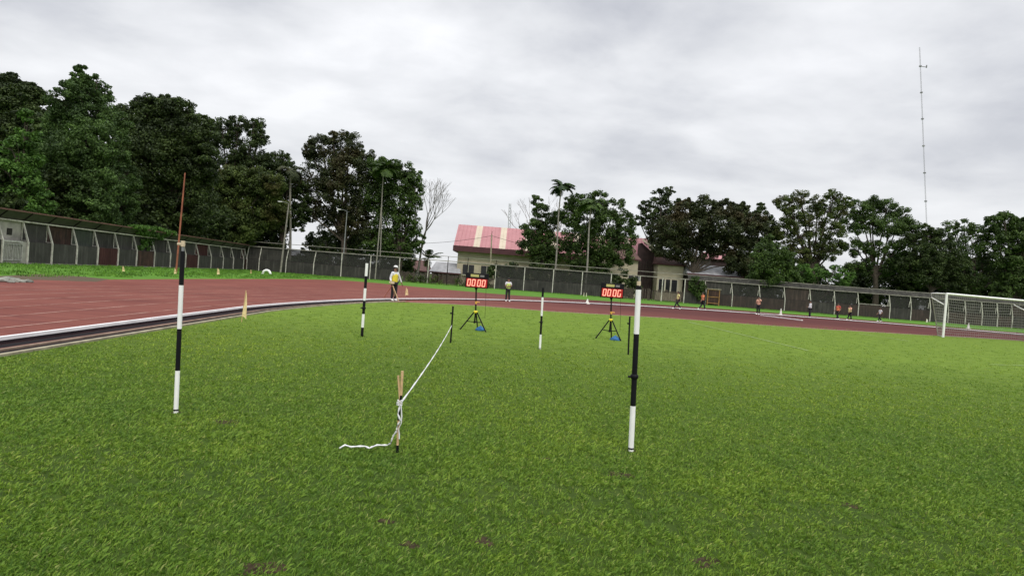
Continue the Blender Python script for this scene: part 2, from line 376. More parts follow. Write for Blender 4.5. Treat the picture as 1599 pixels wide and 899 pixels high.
# ------------------------------------------------------------------ grass blades
def blades(n, y0, y1, k=6):
    m = n//k; y = 1/RNG.uniform(1/y1, 1/y0, m); x = RNG.uniform(-1, 1, m)*(.98*y+1.1); th = RNG.uniform(.45, 1.45, m); sh = RNG.uniform(0, 1, m)
    y = np.repeat(y, k); x = np.repeat(x, k); th = np.repeat(th, k); n = len(x); sp_ = .0135*(np.maximum(y, 3)/3)**.5
    x = x+RNG.normal(size=n)*sp_; y = y+RNG.normal(size=n)*sp_
    ok = (x > -6.6+np.maximum(0, 16-y)*.062) & (y < 27.3 + .285*(x+4)) & ((x > -6.2+(y-16)*.12) | (y < 16))
    PX = [(965,742,.10),(405,890,.10),(755,847,.07),(850,718,.05),(1325,790,.08),(600,815,.06),(1300,812,.12),(900,845,.06),(1480,860,.08),(350,660,.12),(640,852,.05),(1070,770,.05),(850,660,.04),(160,705,.06),(1100,880,.09),(1010,765,.06),(930,728,.06),(690,862,.05),(985,705,.045),(275,646,.04),(1390,745,.06),(1180,835,.05)]
    for (qx, qy, qr) in PX:
        g = G(qx, qy); dd = np.hypot((x-g.x)*.75, y-g.y); ok &= (dd > qr*1.5) | (RNG.uniform(0, 1, n) < .22+.7*(dd/qr/1.5)**1.2)
    x = x[ok]; y = y[ok]; th = th[ok]; n = len(x)
    hh = .023*RNG.uniform(.6, 1.1, n)*th; ww = .0036*(np.maximum(y, 2.5)/2.5)**.72*RNG.uniform(.7, 1.3, n)
    a = RNG.uniform(-1, 1, n); lean = RNG.uniform(.1, 1.5, n)*hh; b = RNG.uniform(0, 2*PI, n)
    dx, dy = np.cos(b)*lean, np.sin(b)*lean; ux, uy = -np.sin(b+a*.5)*ww/2, np.cos(b+a*.5)*ww/2
    V = np.zeros((n, 4, 3)); z0 = .006
    V[:,0] = np.stack([x-ux, y-uy, np.full(n, z0)], 1); V[:,1] = np.stack([x+ux, y+uy, np.full(n, z0)], 1)
    V[:,2] = np.stack([x+ux*.8+dx*.5, y+uy*.8+dy*.5, z0+hh*.75], 1); V[:,3] = np.stack([x+dx, y+dy, z0+hh*.9], 1)
    return V.reshape(-1, 3)
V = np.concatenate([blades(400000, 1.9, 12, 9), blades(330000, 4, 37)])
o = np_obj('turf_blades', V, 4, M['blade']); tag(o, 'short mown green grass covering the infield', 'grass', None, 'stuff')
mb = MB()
for (qx, qy, qr) in [(965,742,.10),(405,890,.10),(755,847,.06),(850,718,.05),(1325,790,.07),(600,815,.05),(350,660,.10),(640,852,.05),(1100,880,.08),(985,704,.055),(275,645,.05),(621,708,.04)]:  # bare patches; the discs at pole and stake feet are painted contact shade
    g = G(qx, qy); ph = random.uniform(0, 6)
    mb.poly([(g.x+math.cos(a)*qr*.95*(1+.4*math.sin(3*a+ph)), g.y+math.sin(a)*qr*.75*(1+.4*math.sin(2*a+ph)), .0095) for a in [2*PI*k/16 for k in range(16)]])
tag(mb.build('bare_soil_and_shade', M['soil_shade']), None, None, None, 'structure')
M['verge_blade'] = leafmat('verge_blades', (.06,.15,.018), (.13,.27,.032))
# rough verge tufts at fence feet
def tufts(spots, mat, h=.35, w=.05, n=14, spread=.4):
    out = []
    for (x, y) in spots:
        for k in range(n):
            a = random.uniform(0, 2*PI); r = random.uniform(0, spread); bx, by = x+math.cos(a)*r, y+math.sin(a)*r
            hh = h*random.uniform(.4, 1.2); b = random.uniform(0, 2*PI); l = hh*random.uniform(.1, .6); c = random.uniform(0, PI)
            ux, uy = math.cos(c)*w/2, math.sin(c)*w/2
            out += [(bx-ux, by-uy, 0), (bx+ux, by+uy, 0), (bx+ux*.6+math.cos(b)*l*.5, by+uy*.6+math.sin(b)*l*.5, hh*.6), (bx+math.cos(b)*l, by+math.sin(b)*l, hh)]
    return out
sp = []
for k in range(260):
    t = random.uniform(-.3, 1); p = WA.lerp(WB, t); sp.append((p.x+random.uniform(.1, .6), p.y))
for k in range(420): sp.append((random.uniform(-34, 75), 78.4+random.uniform(-.6, .1)))
for k in range(900):
    y = random.uniform(24, 77); t = (y-28)/46; x = random.uniform(-29.5-5*t, -20.2); sp.append((x, y))
o = np_obj('verge_tufts', np.array(tufts(sp, None, .13, .05, 16)), 4, M['verge_blade']); tag(o, 'rough grass tufts along the feet of the fences', 'grass', None, 'stuff')
# weeds growing in the see-through stretch of the back fence
# ------------------------------------------------------------------ trees
def leaves(centers, crad, nper, size, flatness=.75, droop=0.0):
    """leaf faces around clump centers; returns (N*4,3)"""
    centers = np.asarray(centers); crad = np.asarray(crad)
    idx = np.repeat(np.arange(len(centers)), nper); n = len(idx)
    d = RNG.normal(size=(n, 3)); d /= np.linalg.norm(d, axis=1)[:, None]
    rr = RNG.uniform(.35, 1.0, n)**.6
    p = centers[idx] + d*(rr*crad[idx])[:, None]*np.array([1, 1, flatness])
    nrm = d*.7 + RNG.normal(size=(n, 3))*.55 + np.array([0, 0, .45]); nrm /= np.linalg.norm(nrm, axis=1)[:, None]
    t = np.cross(nrm, RNG.normal(size=(n, 3))); t /= np.linalg.norm(t, axis=1)[:, None]
    t[:, 2] -= droop; t /= np.linalg.norm(t, axis=1)[:, None]
    b = np.cross(nrm, t)
    s = size*RNG.uniform(.55, 1.25, n)[:, None]
    V = np.zeros((n, 4, 3)); V[:,0] = p-t*s*.55; V[:,1] = p+b*s*.30+nrm*s*.05; V[:,2] = p+t*s*.55-nrm*s*.08; V[:,3] = p-b*s*.30+nrm*s*.05
    return V.reshape(-1, 3)
AIRK = 1.12
def tree(name, label, lobes, Y, mat, leaf=.36, dens=1.0, trunk_px=None, base_px=None, bark='bark', group=None, airy=False, depth=.8, cl=.23, limbs=True, twigs=.1, droop=0):
    """lobes: (px, py, r_px) in the photo at depth Y, made real spheres of foliage"""
    L = []
    for (px, py, r) in lobes:
        c = D(px, py, Y); rad = r*Y/F*(AIRK if airy else 1.10); c.y += random.uniform(-.5, .5)*rad*depth; L.append((c, rad))
    cx = sum(c.x for c, r in L)/len(L)
    if base_px is not None: cx = D(base_px, 430, Y).x
    root = thing(name, label, 'tree', (cx, Y, 0), 0, group)
    top = max(c.z for c, r in L); low = min(c.z-r for c, r in L)
    C_, R_, In = [], [], []
    for c, rad in L:
        k = max(8, int((27 if airy else 33)*dens*(rad/1.8)**1.6))
        d = RNG.normal(size=(k, 3)); d /= np.linalg.norm(d, axis=1)[:, None]
        q = RNG.uniform(.55, 1.0, k)
        cc = np.array(c) + d*(q*rad)[:, None]*np.array([1, depth, .95])
        C_.append(cc); R_.append(rad*cl*RNG.uniform(.6, 1.35, k)+.12)
    C_ = np.concatenate(C_); R_ = np.concatenate(R_)
    ok = C_[:, 2] > .5; C_ = C_[ok]; R_ = R_[ok]
    leaf *= .74; per = np.clip((np.mean(R_)/leaf)**2*15*dens, 14, 150)
    V = leaves(C_, R_, int(per), leaf, .7, droop)
    V[:, 0] -= cx; V[:, 1] -= Y
    np_obj('crown', V, 4, mat, root)
    mb = MB(); fork = Vector((random.uniform(-.3,.3), random.uniform(-.3,.3), max(1.5, min(low+.5, top*.35))))
    tr = .018*top+.10
    mb.tube([(0,0,0), (random.uniform(-.1,.1), 0, fork.z*.5), fork], [tr*1.35, tr, tr*.85], 8)
    for c, rad in L:
        e = Vector((c.x-cx, c.y-Y, c.z)); mid = fork.lerp(e, .5)+Vector((random.uniform(-.4,.4), random.uniform(-.3,.3), random.uniform(-.1,.5)))
        mb.tube([fork-Vector((0,0,.2)), mid, e], [tr*.42, tr*.24, tr*.10], 6)
        if limbs:
            for q in range(5 if airy else 3):
                dd = Vector(RNG.normal(size=3)); dd.z = abs(dd.z)*.7+.1; dd.normalize()
                mb.tube([mid.lerp(e, random.uniform(.3, 1)), e+dd*rad*.4+Vector((0,0,.1)), e+dd*rad*.9], [tr*.16, tr*.09, .02], 5)
    mb.build('trunk', M[bark], root)
    return root
def undergrowth(name, label, lobes, mat, leaf=.4):
    C_ = []; R_ = []
    for (px, py, r, Y) in lobes:
        c = D(px, py, Y); rad = r*Y/F; k = max(8, int(30*(rad/1.8)**1.6)); d = RNG.normal(size=(k, 3)); d /= np.linalg.norm(d, axis=1)[:, None]
        C_.append(np.array(c)+d*(RNG.uniform(.4, 1, k)*rad)[:, None]); R_.append(rad*.28*RNG.uniform(.7, 1.3, k)+.15)
    C_ = np.concatenate(C_); R_ = np.concatenate(R_); ok = C_[:, 2] > .3; V = leaves(C_[ok], R_[ok], 34, leaf, .7)
    return tag(np_obj(name, V, 4, mat), label, 'undergrowth', None, 'stuff')
def bare(name, label, px, pytop, pybase, Y, spread, seed, group=None, lean=0):
    rnd = random.Random(seed); b = D(px, pybase, Y); t = D(px, pytop, Y); Ht = t.z
    root = thing(name, label, 'tree', (b.x, Y, 0), 0, group); mb = MB(); mt = MB()
    def grow(p, d, L, r, lvl):
        q = p + d*L; m = p+d*L*.5+Vector((rnd.uniform(-.06,.06)*L, rnd.uniform(-.06,.06)*L, 0))
        (mt if lvl == 0 else mb).tube([p, m, q], [r, r*.82, r*.65], 6 if lvl < 2 else 4, cap=False)
        if lvl >= 6: return
        for k in range(3 if lvl in (0, 1, 3) else 2):
            a = Vector((rnd.gauss(0, 1)*spread, rnd.gauss(0, .8)*spread, rnd.uniform(.1, .8)))
            nd = (d + a*.72).normalized(); nd.z = max(nd.z, .12); nd.normalize()
            grow(q, nd, L*rnd.uniform(.62, .86), max(r*.6, .018), lvl+1)
    grow(Vector((0,0,0)), Vector((lean,0,1)).normalized(), Ht*.27, Ht*.013, 0)
    mt.build('trunk', M['twig'], root); mb.build('branches', M['twig'], root)
    return root
def palm(name, label, top_px, base_px, Y, frond, n=15, mat='frond', tr=.13, droopk=1.0, group=None, bark='palebark', up=.5):
    t = D(*top_px, Y); b = D(*base_px, Y); dzt = (t.x-b.x)/max(.1, t.z-b.z)
    bx = b.x - dzt*b.z; root = thing(name, label, 'palm tree', (bx, Y, 0), 0, group)
    topl = Vector((t.x-bx, 0, t.z)); mb = MB(); pts = [topl*(k/10)+Vector((.10*math.sin(k*.6), 0, 0)) for k in range(11)]
    mb.tube(pts, [tr*1.35-.035*tr*k*1.4 for k in range(11)], 8); mb.build('trunk', M[bark], root)
    out = []
    for i in range(n):
        a = 2*PI*i/n*2.4+random.uniform(-.3, .3); e = random.uniform(-.25, 1.1)*up*2; L = frond*random.uniform(.75, 1.1)
        dirh = Vector((math.cos(a), math.sin(a), 0)); p = topl.copy(); ang = e; prev = p.copy(); side = Vector((-dirh.y, dirh.x, 0))
        steps = 9
        for s_ in range(steps):
            dv = dirh*math.cos(ang)+Vector((0,0,math.sin(ang))); q = p+dv*L/steps
            out += [p-side*.03, p+side*.03, q+side*.02, q-side*.02]
            if s_ > 0:
                ll = L*.30*math.sin(PI*(s_+.6)/(steps+1.2))+.12
                for sg in (-1, 1):
                    for f_ in (0, .33, .66):
                        o_ = p.lerp(q, f_); tip = o_ + side*sg*ll*.85 + dv*ll*.45 - Vector((0,0,ll*.32*droopk*random.uniform(.4,1.6)))
                        w = dv*.045*max(1, Y/45)
                        out += [o_-w, o_+w, tip+w*.4, tip-w*.4]
            p = q; ang -= (.10+.16*s_/steps)*droopk*1.15
    np_obj('crown', np.array([tuple(v) for v in out]), 4, M[mat], root)
    return root
GL = 'trees behind the left wall'; GB = 'trees beyond the back fence'
tree('broadleaf_tree', 'very dark tall broadleaf tree cut off by the left picture edge', [(-30,170,60),(5,150,34),(20,190,48),(-20,240,70),(50,165,30),(60,220,45),(0,290,60),(-70,220,70),(-60,300,60),(15,128,16),(50,140,14)], 58, M['leaf_dark'], .40, 1.0, group=GL)
tree('broadleaf_tree', 'bright green conical shrubby tree with a pointed top near left edge', [(42,185,11),(40,215,17),(36,245,26),(30,280,32),(45,310,30),(8,300,32),(60,330,25),(-20,320,34),(20,335,30)], 44.5, M['leaf_bright'], .30, 1.2, group=GL)
tree('creeper_tree', 'tallest spire shaped tree draped with creeper, pointed top, left of centre', [(126,108,8),(124,122,13),(121,140,20),(116,162,28),(135,180,34),(105,195,34),(140,150,14),(98,170,18),(150,225,36),(120,250,42),(90,265,34),(150,280,42),(112,305,42),(150,325,38),(88,320,36)], 50, M['leaf_vine'], .27, 1.6, cl=.19, droop=.5, group=GL)
tree('creeper_tree', 'second creeper covered spire just right of the tallest one', [(152,128,9),(156,144,14),(160,162,18),(164,184,22),(170,212,24),(172,248,26),(170,290,28),(175,190,20)], 54, M['leaf_vine'], .27, 1.5, cl=.19, droop=.5, group=GL)
tree('creeper_column', 'short rounded column of creeper with lighter green top against dark tree', [(186,248,16),(190,270,21),(192,295,23),(190,325,24),(178,345,24)], 54, M['leaf_vine'], .26, 1.5, cl=.19, droop=.5, group=GL)
tree('broadleaf_tree', 'big dark round broadleaf tree right of the creeper spires', [(240,175,26),(280,178,24),(205,185,24),(262,205,44),(215,225,40),(300,215,34),(240,260,50),(290,265,40),(225,310,46),(280,320,44),(315,250,26),(255,162,14),(300,186,14)], 63, M['leaf_dark'], .36, 1.15, group=GL)
tree('broadleaf_tree', 'dark tree with sky gaps behind the small white lamp head', [(332,195,14),(350,205,20),(372,195,15),(395,200,18),(408,215,12),(325,222,20),(360,235,26),(400,240,24),(375,262,24),(415,262,18),(345,285,28),(330,330,36),(318,185,8),(400,190,8)], 84, M['leaf_dark'], .40, 1.0, group=GL)
tree('broadleaf_tree', 'lower yellow green tipped tree in front of the dark ones left of the lamp poles', [(300,275,22),(330,290,28),(365,285,26),(395,283,24),(420,290,22),(300,320,34),(345,335,36),(395,330,36),(425,325,22),(375,355,30),(310,355,28),(270,300,20)], 79, M['leaf_olive'], .34, 1.15, group=GL)
tree('broadleaf_tree', 'narrow dark tree with ragged top just left of the small coconut palm', [(430,250,15),(440,245,12),(455,262,14),(462,285,16),(468,310,16),(460,335,18),(475,330,14),(465,350,12),(425,275,18),(447,285,20),(418,300,22),(440,318,22),(425,345,26)], 86, M['leaf_dark'], .42, 1.0, group=GL)
tree('broadleaf_tree', 'tall broad dark tree rising left of the feathery lamp pole tree', [(500,228,20),(540,228,24),(565,245,18),(485,235,14),(505,262,32),(545,265,32),(575,270,18),(490,300,26),(535,305,30),(510,335,22),(560,330,22),(580,305,24),(484,336,14),(540,352,20),(575,360,22),(520,215,9),(545,215,8)], 88, M['leaf_brown'], .42, .95, group=GB, base_px=535)
tree('broadleaf_tree', 'wide dark tree beside the leafless tree, with low drooping side', [(588,262,18),(604,268,20),(628,266,17),(646,278,14),(600,285,24),(630,285,18),(648,295,14),(590,310,26),(625,310,26),(645,320,16),(605,345,28),(635,350,20),(650,372,14),(590,380,24),(620,380,24),(640,385,15)], 86, M['leaf_mid'], .42, .95, group=GB, base_px=622)
tree('shrub_tree', 'low dark bush mass behind the fence below the tall broad tree', [(505,375,14),(525,380,16),(545,378,18),(565,388,16),(500,395,14),(480,398,12),(540,400,18)], 90, M['leaf_dark'], .42, 1.0, group=GB)
U = []
for px in range(-60, 470, 17):
    Yw = on_wall(min(px, 420)).y+3.5 if px < 384 else 83
    for py in (300, 328, 352, 372):
        if px > 425 and py < 350: continue
        if px > 440: continue
        U.append((px+random.uniform(-8,8), py+px*.03+random.uniform(-8,8)-(12 if px < 200 else 0), random.uniform(18,26), Yw+random.uniform(2,7)))
undergrowth('undergrowth', 'dense dark undergrowth filling the space under the trees behind the left wall', U, M['leaf_dark'])
U = []
for px in range(485, 650, 15):
    for dy_ in (-12, 8, 26): U.append((px+random.uniform(-6,6), 400-dy_+(px-480)*.05+random.uniform(-5,5), random.uniform(11,16), 92+random.uniform(0,5)))
for px in range(1150, 1680, 12):
    g_ = 1 if (1290 < px < 1330) else 0
    for dy_ in (-14, 2, 17, 30)[:4-g_*2] + ((42, 54) if px > 1390 else ()) : U.append((px+random.uniform(-6,6), 436+(px-1100)*.072-dy_+random.uniform(-5,5), random.uniform(11,17), 96+random.uniform(0,5)))
for px in range(775, 990, 13):
    for dy_ in (-14, 0, 14): U.append((px+random.uniform(-6,6), 436+(px-800)*.06-dy_+random.uniform(-6,6), random.uniform(8,13), 84+random.uniform(0,3)))
undergrowth('undergrowth', 'dense dark undergrowth between the tree trunks behind the back fence', U, M['leaf_dark'])
palm('coconut_palm', 'small coconut palm with dry brown fronds in the gap left of the broad tree', (455,268), (452,395), 82, 2.3, 16, 'leaf_brown', .15, 1.2)
palm('coconut_palm', 'bright feathery palm crown poking above the trees over a thin pole', (600,262), (592,410), 83, 2.4, 22, 'leaf_mid', .07, .8)
bare('leafless_tree', 'pale leafless tree with fine upswept branches at the edge of the dark trees', 652, 262, 400, 92, .55, 5, lean=.10)
bare('leafless_tree', 'bare twiggy tree partly hidden behind the palm right of the pink roof', 836, 296, 410, 104, .55, 9)
tree('broadleaf_tree', 'slim dark tree overlapping the right end of the striped roof', [(838,312,8),(845,330,13),(855,350,20),(832,358,18),(840,380,24),(862,385,22),(825,388,16),(850,402,20),(870,340,12)], 88, M['leaf_mid'], .38, 1.1, group=GB)
palm('areca_palm', 'slender tall palm with white trunk standing above the trees near mid picture', (877,291), (867,412), 84, 2.1, 19, 'frond', .10, .75)
palm('areca_palm', 'shorter slender palm with bright fronds in front of the round tree', (924,318), (914,440), 82, 2.3, 17, 'leaf_mid', .11, 1.0)
tree('broadleaf_tree', 'round dark tree behind the two slender palms', [(905,320,16),(935,312,15),(960,325,16),(975,345,16),(890,335,18),(915,345,24),(950,350,24),(975,372,18),(900,372,24),(940,380,28),(970,395,20),(905,400,22),(940,405,20),(890,315,10)], 87, M['leaf_mid'], .38, 1.05, group=GB)
tree('broadleaf_tree', 'narrow dark tree with knobbly top left of the wide brownish tree', [(1045,298,8),(1030,308,13),(1008,322,10),(1015,332,12),(1040,325,17),(1060,318,8),(1015,348,15),(1045,350,20),(1030,370,20),(998,345,9)], 96, M['leaf_dark'], .42, 1.1, group=GB)
tree('broadleaf_tree', 'very wide brownish green tree over the grey roofed house', [(1070,328,16),(1100,325,18),(1130,327,16),(1155,335,15),(1050,355,26),(1085,355,30),(1125,355,30),(1160,362,24),(1045,385,22),(1080,388,24),(1180,352,18),(1155,390,24),(1115,378,22),(1150,412,20),(1075,318,8),(1160,325,9)], 90, M['leaf_brown'], .40, 1.15, group=GB, base_px=1080)
tree('broadleaf_tree', 'dark tree with a single upright tuft right of the wide brownish tree', [(1189,322,7),(1188,336,12),(1198,352,16),(1175,345,14),(1205,372,18),(1185,385,22),(1180,415,20)], 93, M['leaf_dark'], .40, 1.1, group=GB)
tree('broadleaf_tree', 'lighter green cone shaped tree leaning over the back fence', [(1202,374,10),(1200,388,16),(1195,405,22),(1215,400,18),(1190,425,22),(1215,425,22),(1232,418,14),(1235,435,14),(1195,440,15)], 80.5, M['leaf_mid'], .34, 1.3, group=GB)
tree('broadleaf_tree', 'tall airy tree with many sky gaps and fine leaves', [(1225,318,14),(1250,312,14),(1275,318,13),(1300,308,12),(1320,318,10),(1235,340,16),(1262,342,16),(1290,338,16),(1250,368,15),(1275,370,16),(1300,362,16),(1268,395,15),(1290,392,16),(1248,398,14),(1232,385,12),(1310,385,13),(1225,360,13),(1308,330,12),(1230,325,10)], 90, M['leaf_olive'], .30, 1.25, airy=True, group=GB, base_px=1268, cl=.25)
tree('broadleaf_tree', 'open dark tree with round head and many bright gaps right of the airy tree', [(1340,325,14),(1365,320,14),(1390,325,15),(1412,338,14),(1330,350,16),(1358,352,18),(1390,355,20),(1420,362,18),(1335,385,15),(1365,388,15),(1395,390,16),(1355,415,12),(1385,418,14),(1338,420,14)], 92, M['leaf_mid'], .34, 1.3, airy=True, group=GB, base_px=1370, cl=.26)
tree('shrub_tree', 'bright low bush spilling over the fence top below the airy tree', [(1250,425,14),(1275,428,14),(1300,425,14),(1322,432,12),(1262,438,11),(1310,440,10),(1245,440,10)], 82, M['leaf_bright'], .34, 1.2, group=GB)
tree('broadleaf_tree', 'solid dark tree directly under the tall radio mast', [(1430,375,14),(1455,368,15),(1475,372,14),(1435,398,20),(1465,400,24),(1440,425,22),(1470,430,22),(1420,415,16),(1490,415,18),(1500,440,18),(1445,358,8)], 88, M['leaf_dark'], .38, 1.2, group=GB)
tree('broadleaf_tree', 'dark tree with sky gaps behind the left half of the goal', [(1490,355,12),(1508,352,14),(1530,360,14),(1515,378,20),(1540,385,16),(1500,395,18),(1540,412,14),(1515,435,13),(1525,455,14),(1555,440,14)], 90, M['leaf_mid'], .38, .95, group=GB, base_px=1522)
tree('broadleaf_tree', 'tall dark tree at the right edge of the picture behind the goal', [(1550,348,12),(1572,344,14),(1595,350,16),(1560,370,18),(1590,378,22),(1625,365,28),(1570,400,20),(1600,415,26),(1640,400,35),(1580,440,20),(1615,450,28),(1650,440,30),(1560,455,15),(1562,338,7)], 88, M['leaf_mid'], .40, 1.1, group=GB, base_px=1590)
palm('banana_plant', 'small banana plant with upright leaves above the roofs seen over the fence', (668,404), (668,432), 92, 2.6, 9, 'leaf_dark', .15, .55, None, 'bark', .75)
# creeper on the left wall roof
m_ = newmat('shade_net')[0]; M['shade_net'] = m_; nt_ = m_.node_tree; b_ = nt_.nodes['Principled BSDF']; b_.inputs['Base Color'].default_value = (.045,.045,.040,1); b_.inputs['Roughness'].default_value = 1; dull(m_)
tp_ = nt_.nodes.new('ShaderNodeBsdfTransparent'); mx_ = nt_.nodes.new('ShaderNodeMixShader'); nz_ = noise(nt_, 1.2, 4); rr_ = ramp(nt_, [(.35,(.25,.25,.25)),(.65,(.55,.55,.55))], nz_); nt_.links.new(rr_.outputs[0], mx_.inputs[0])
nt_.links.new(b_.outputs[0], mx_.inputs[1]); nt_.links.new(tp_.outputs[0], mx_.inputs[2]); nt_.links.new(mx_.outputs[0], nt_.nodes['Material Output'].inputs['Surface'])
# ------------------------------------------------------------------ left stadium wall
def lw(t): return WA.lerp(WB, t)
wdir = (WB-WA).normalized(); wn = Vector((wdir.y, -wdir.x))     # towards the field
def P3(base, out, z): p = base + wn*out; return Vector((p.x, p.y, z))
px_posts = [-118,-78,-38,0,40,78,117,150,182,211,239,264,288,308,328,347,363,379]
# ground points where the post columns meet the wall line
wp = [on_wall(p) for p in px_posts] + [WB]
origin = wp[0]
root = thing('stadium_wall', 'long weathered sheet metal wall with pale bent posts and narrow canopy at left', 'wall', (origin.x, origin.y, 0))
off = Matrix.Translation(-Vector((origin.x, origin.y, 0)))
def part(mb, name, mats, r=root, of=None):
    o = mb.build(name, mats, r); o.data.transform(off if of is None else of); return o
ZM, ZT, ZC = 1.47, 2.78, 3.38; REC = -.42
lowm = ['sheet_grey','sheet_grey','sheet_grey','shed','sheet_grey','sheet_grey','sheet_grey','sheet_red','sheet_grey','sheet_rust','sheet_grey','sheet_grey','sheet_red','sheet_grey','sheet_grey','sheet_grey','sheet_grey','sheet_rust']
upm = ['sheet_grey','sheet_grey','sheet_dark','shed','sheet_grey','sheet_rust','sheet_green','sheet_dark','sheet_grey','sheet_dark','sheet_dark','sheet_grey','sheet_grey','sheet_red','sheet_grey','sheet_dark','sheet_grey','sheet_red']
for i in range(len(wp)-1):
    a, b = wp[i], wp[i+1]
    mb = MB()      # lower panel
    mb.bar(P3(a, 0, ZM/2+.04), P3(b, 0, ZM/2+.04), .04, ZM-.08); part(mb, 'lower_panel', M[lowm[i]])
    mb = MB(); mb.bar(P3(a, REC, (ZM+ZT)/2), P3(b, REC, (ZM+ZT)/2), .04, ZT-ZM); part(mb, 'upper_panel', M[upm[i]])
    mb = MB(); mb.bar(P3(a, REC/2, ZM), P3(b, REC/2, ZM), .44, .05); part(mb, 'ledge', M['sheet_dark'])
    # canopy sheet rises towards the field
    mb = MB(); mb.quad(P3(a, REC, ZT+.05), P3(b, REC, ZT+.05), P3(b, .25, ZC), P3(a, .25, ZC))
    mb.quad(P3(a, REC, ZT+.09), P3(b, REC, ZT+.09), P3(b, .25, ZC+.04), P3(a, .25, ZC+.04)); part(mb, 'canopy_sheet', M['canopy'])
for i, a in enumerate(wp):
    mb = MB(); pts = [P3(a, .06, 0), P3(a, .06, ZM), P3(a, REC+.07, ZT)]
    mb.bar(pts[0], pts[1], .09, .09); mb.bar(pts[1]-Vector((0,0,.03)), pts[2], .09, .09); part(mb, 'post', M['post'])
    mb = MB(); mb.bar(P3(a, REC+.06, ZM+.08), P3(a, REC+.06, ZT-.05), .045, .045); mb.bar(P3(a, REC+.05, ZM+.08), P3(a, .04, ZM+.08), .045, .045); part(mb, 'bracket', M['post'])
    mb = MB(); mb.bar(P3(a, REC+.05, ZT), P3(a, .24, ZC-.03), .05, .06); part(mb, 'rafter', M['darksteel'])
mb = MB(); mb.bar(P3(wp[0], REC+.17, ZT+.01), P3(wp[-1], REC+.17, ZT+.01), .07, .09); part(mb, 'eaves_rail', M['post'])
mb = MB(); mb.bar(P3(wp[0], .27, ZC+.03), P3(wp[-1], .27, ZC+.03), .05, .09); part(mb, 'canopy_edge', M['rust'])
mb = MB(); mb.bar(P3(wp[0], .05, .06), P3(wp[-1], .05, .06), .06, .06); part(mb, 'bottom_rail', M['rail'])
# small window and barred gate in the pale bay
a, b = wp[3], wp[4]
c = a.lerp(b, .42); mb = MB(); mb.bar(P3(c, REC+.03, 2.05), P3(c+wdir*.42, REC+.03, 2.05), .05, .42); wo = part(mb, 'window', M['window'])
mb = MB(); q0, q1 = a.lerp(b, .02), a.lerp(b, .75)
for zz in (.25, 1.28, 1.44): mb.bar(P3(q0, .07, zz), P3(q1, .07, zz), .05, .05 if zz != 1.44 else .12)
for k in range(13): q = q0.lerp(q1, k/12); mb.bar(P3(q, .07, .2), P3(q, .07, 1.3), .03, .03 if k % 6 else .08)
part(mb, 'gate', M['grill'])
# creeper hanging over canopy
def creeper(name, label, pts, mat, leaf=.2, n=60, rad=.35, cat='creeper'):
    c = np.array([tuple(p) for p in pts]); V = leaves(c, np.full(len(c), rad), n, leaf, .8, .5)
    o0 = c.mean(0); o0[2] = 0; V = V-o0
    o = np_obj(name, V, 4, mat); o.location = o0; tag(o, label, cat); return o
pts = []
s0, s1 = on_wall(198), on_wall(272)
for k in range(46):
    t = k/45; p = s0.lerp(s1, t); hz = random.uniform(0, .18)
    pts.append(P3(p, random.uniform(-.2, .35), ZC+.08+hz*(math.sin(t*PI)+.3)))
    if .12 < t < .75 and k % 2: pts.append(P3(p, random.uniform(-.1, .2), ZC-.45*random.random()-.1))
    if .25 < t < .55: pts.append(P3(p, REC+.1, random.uniform(1.7, 2.6)))
creeper('creeper', 'bright green creeper spilling over the canopy of the left wall', pts, M['leaf_bright'], .19, 70, .28)
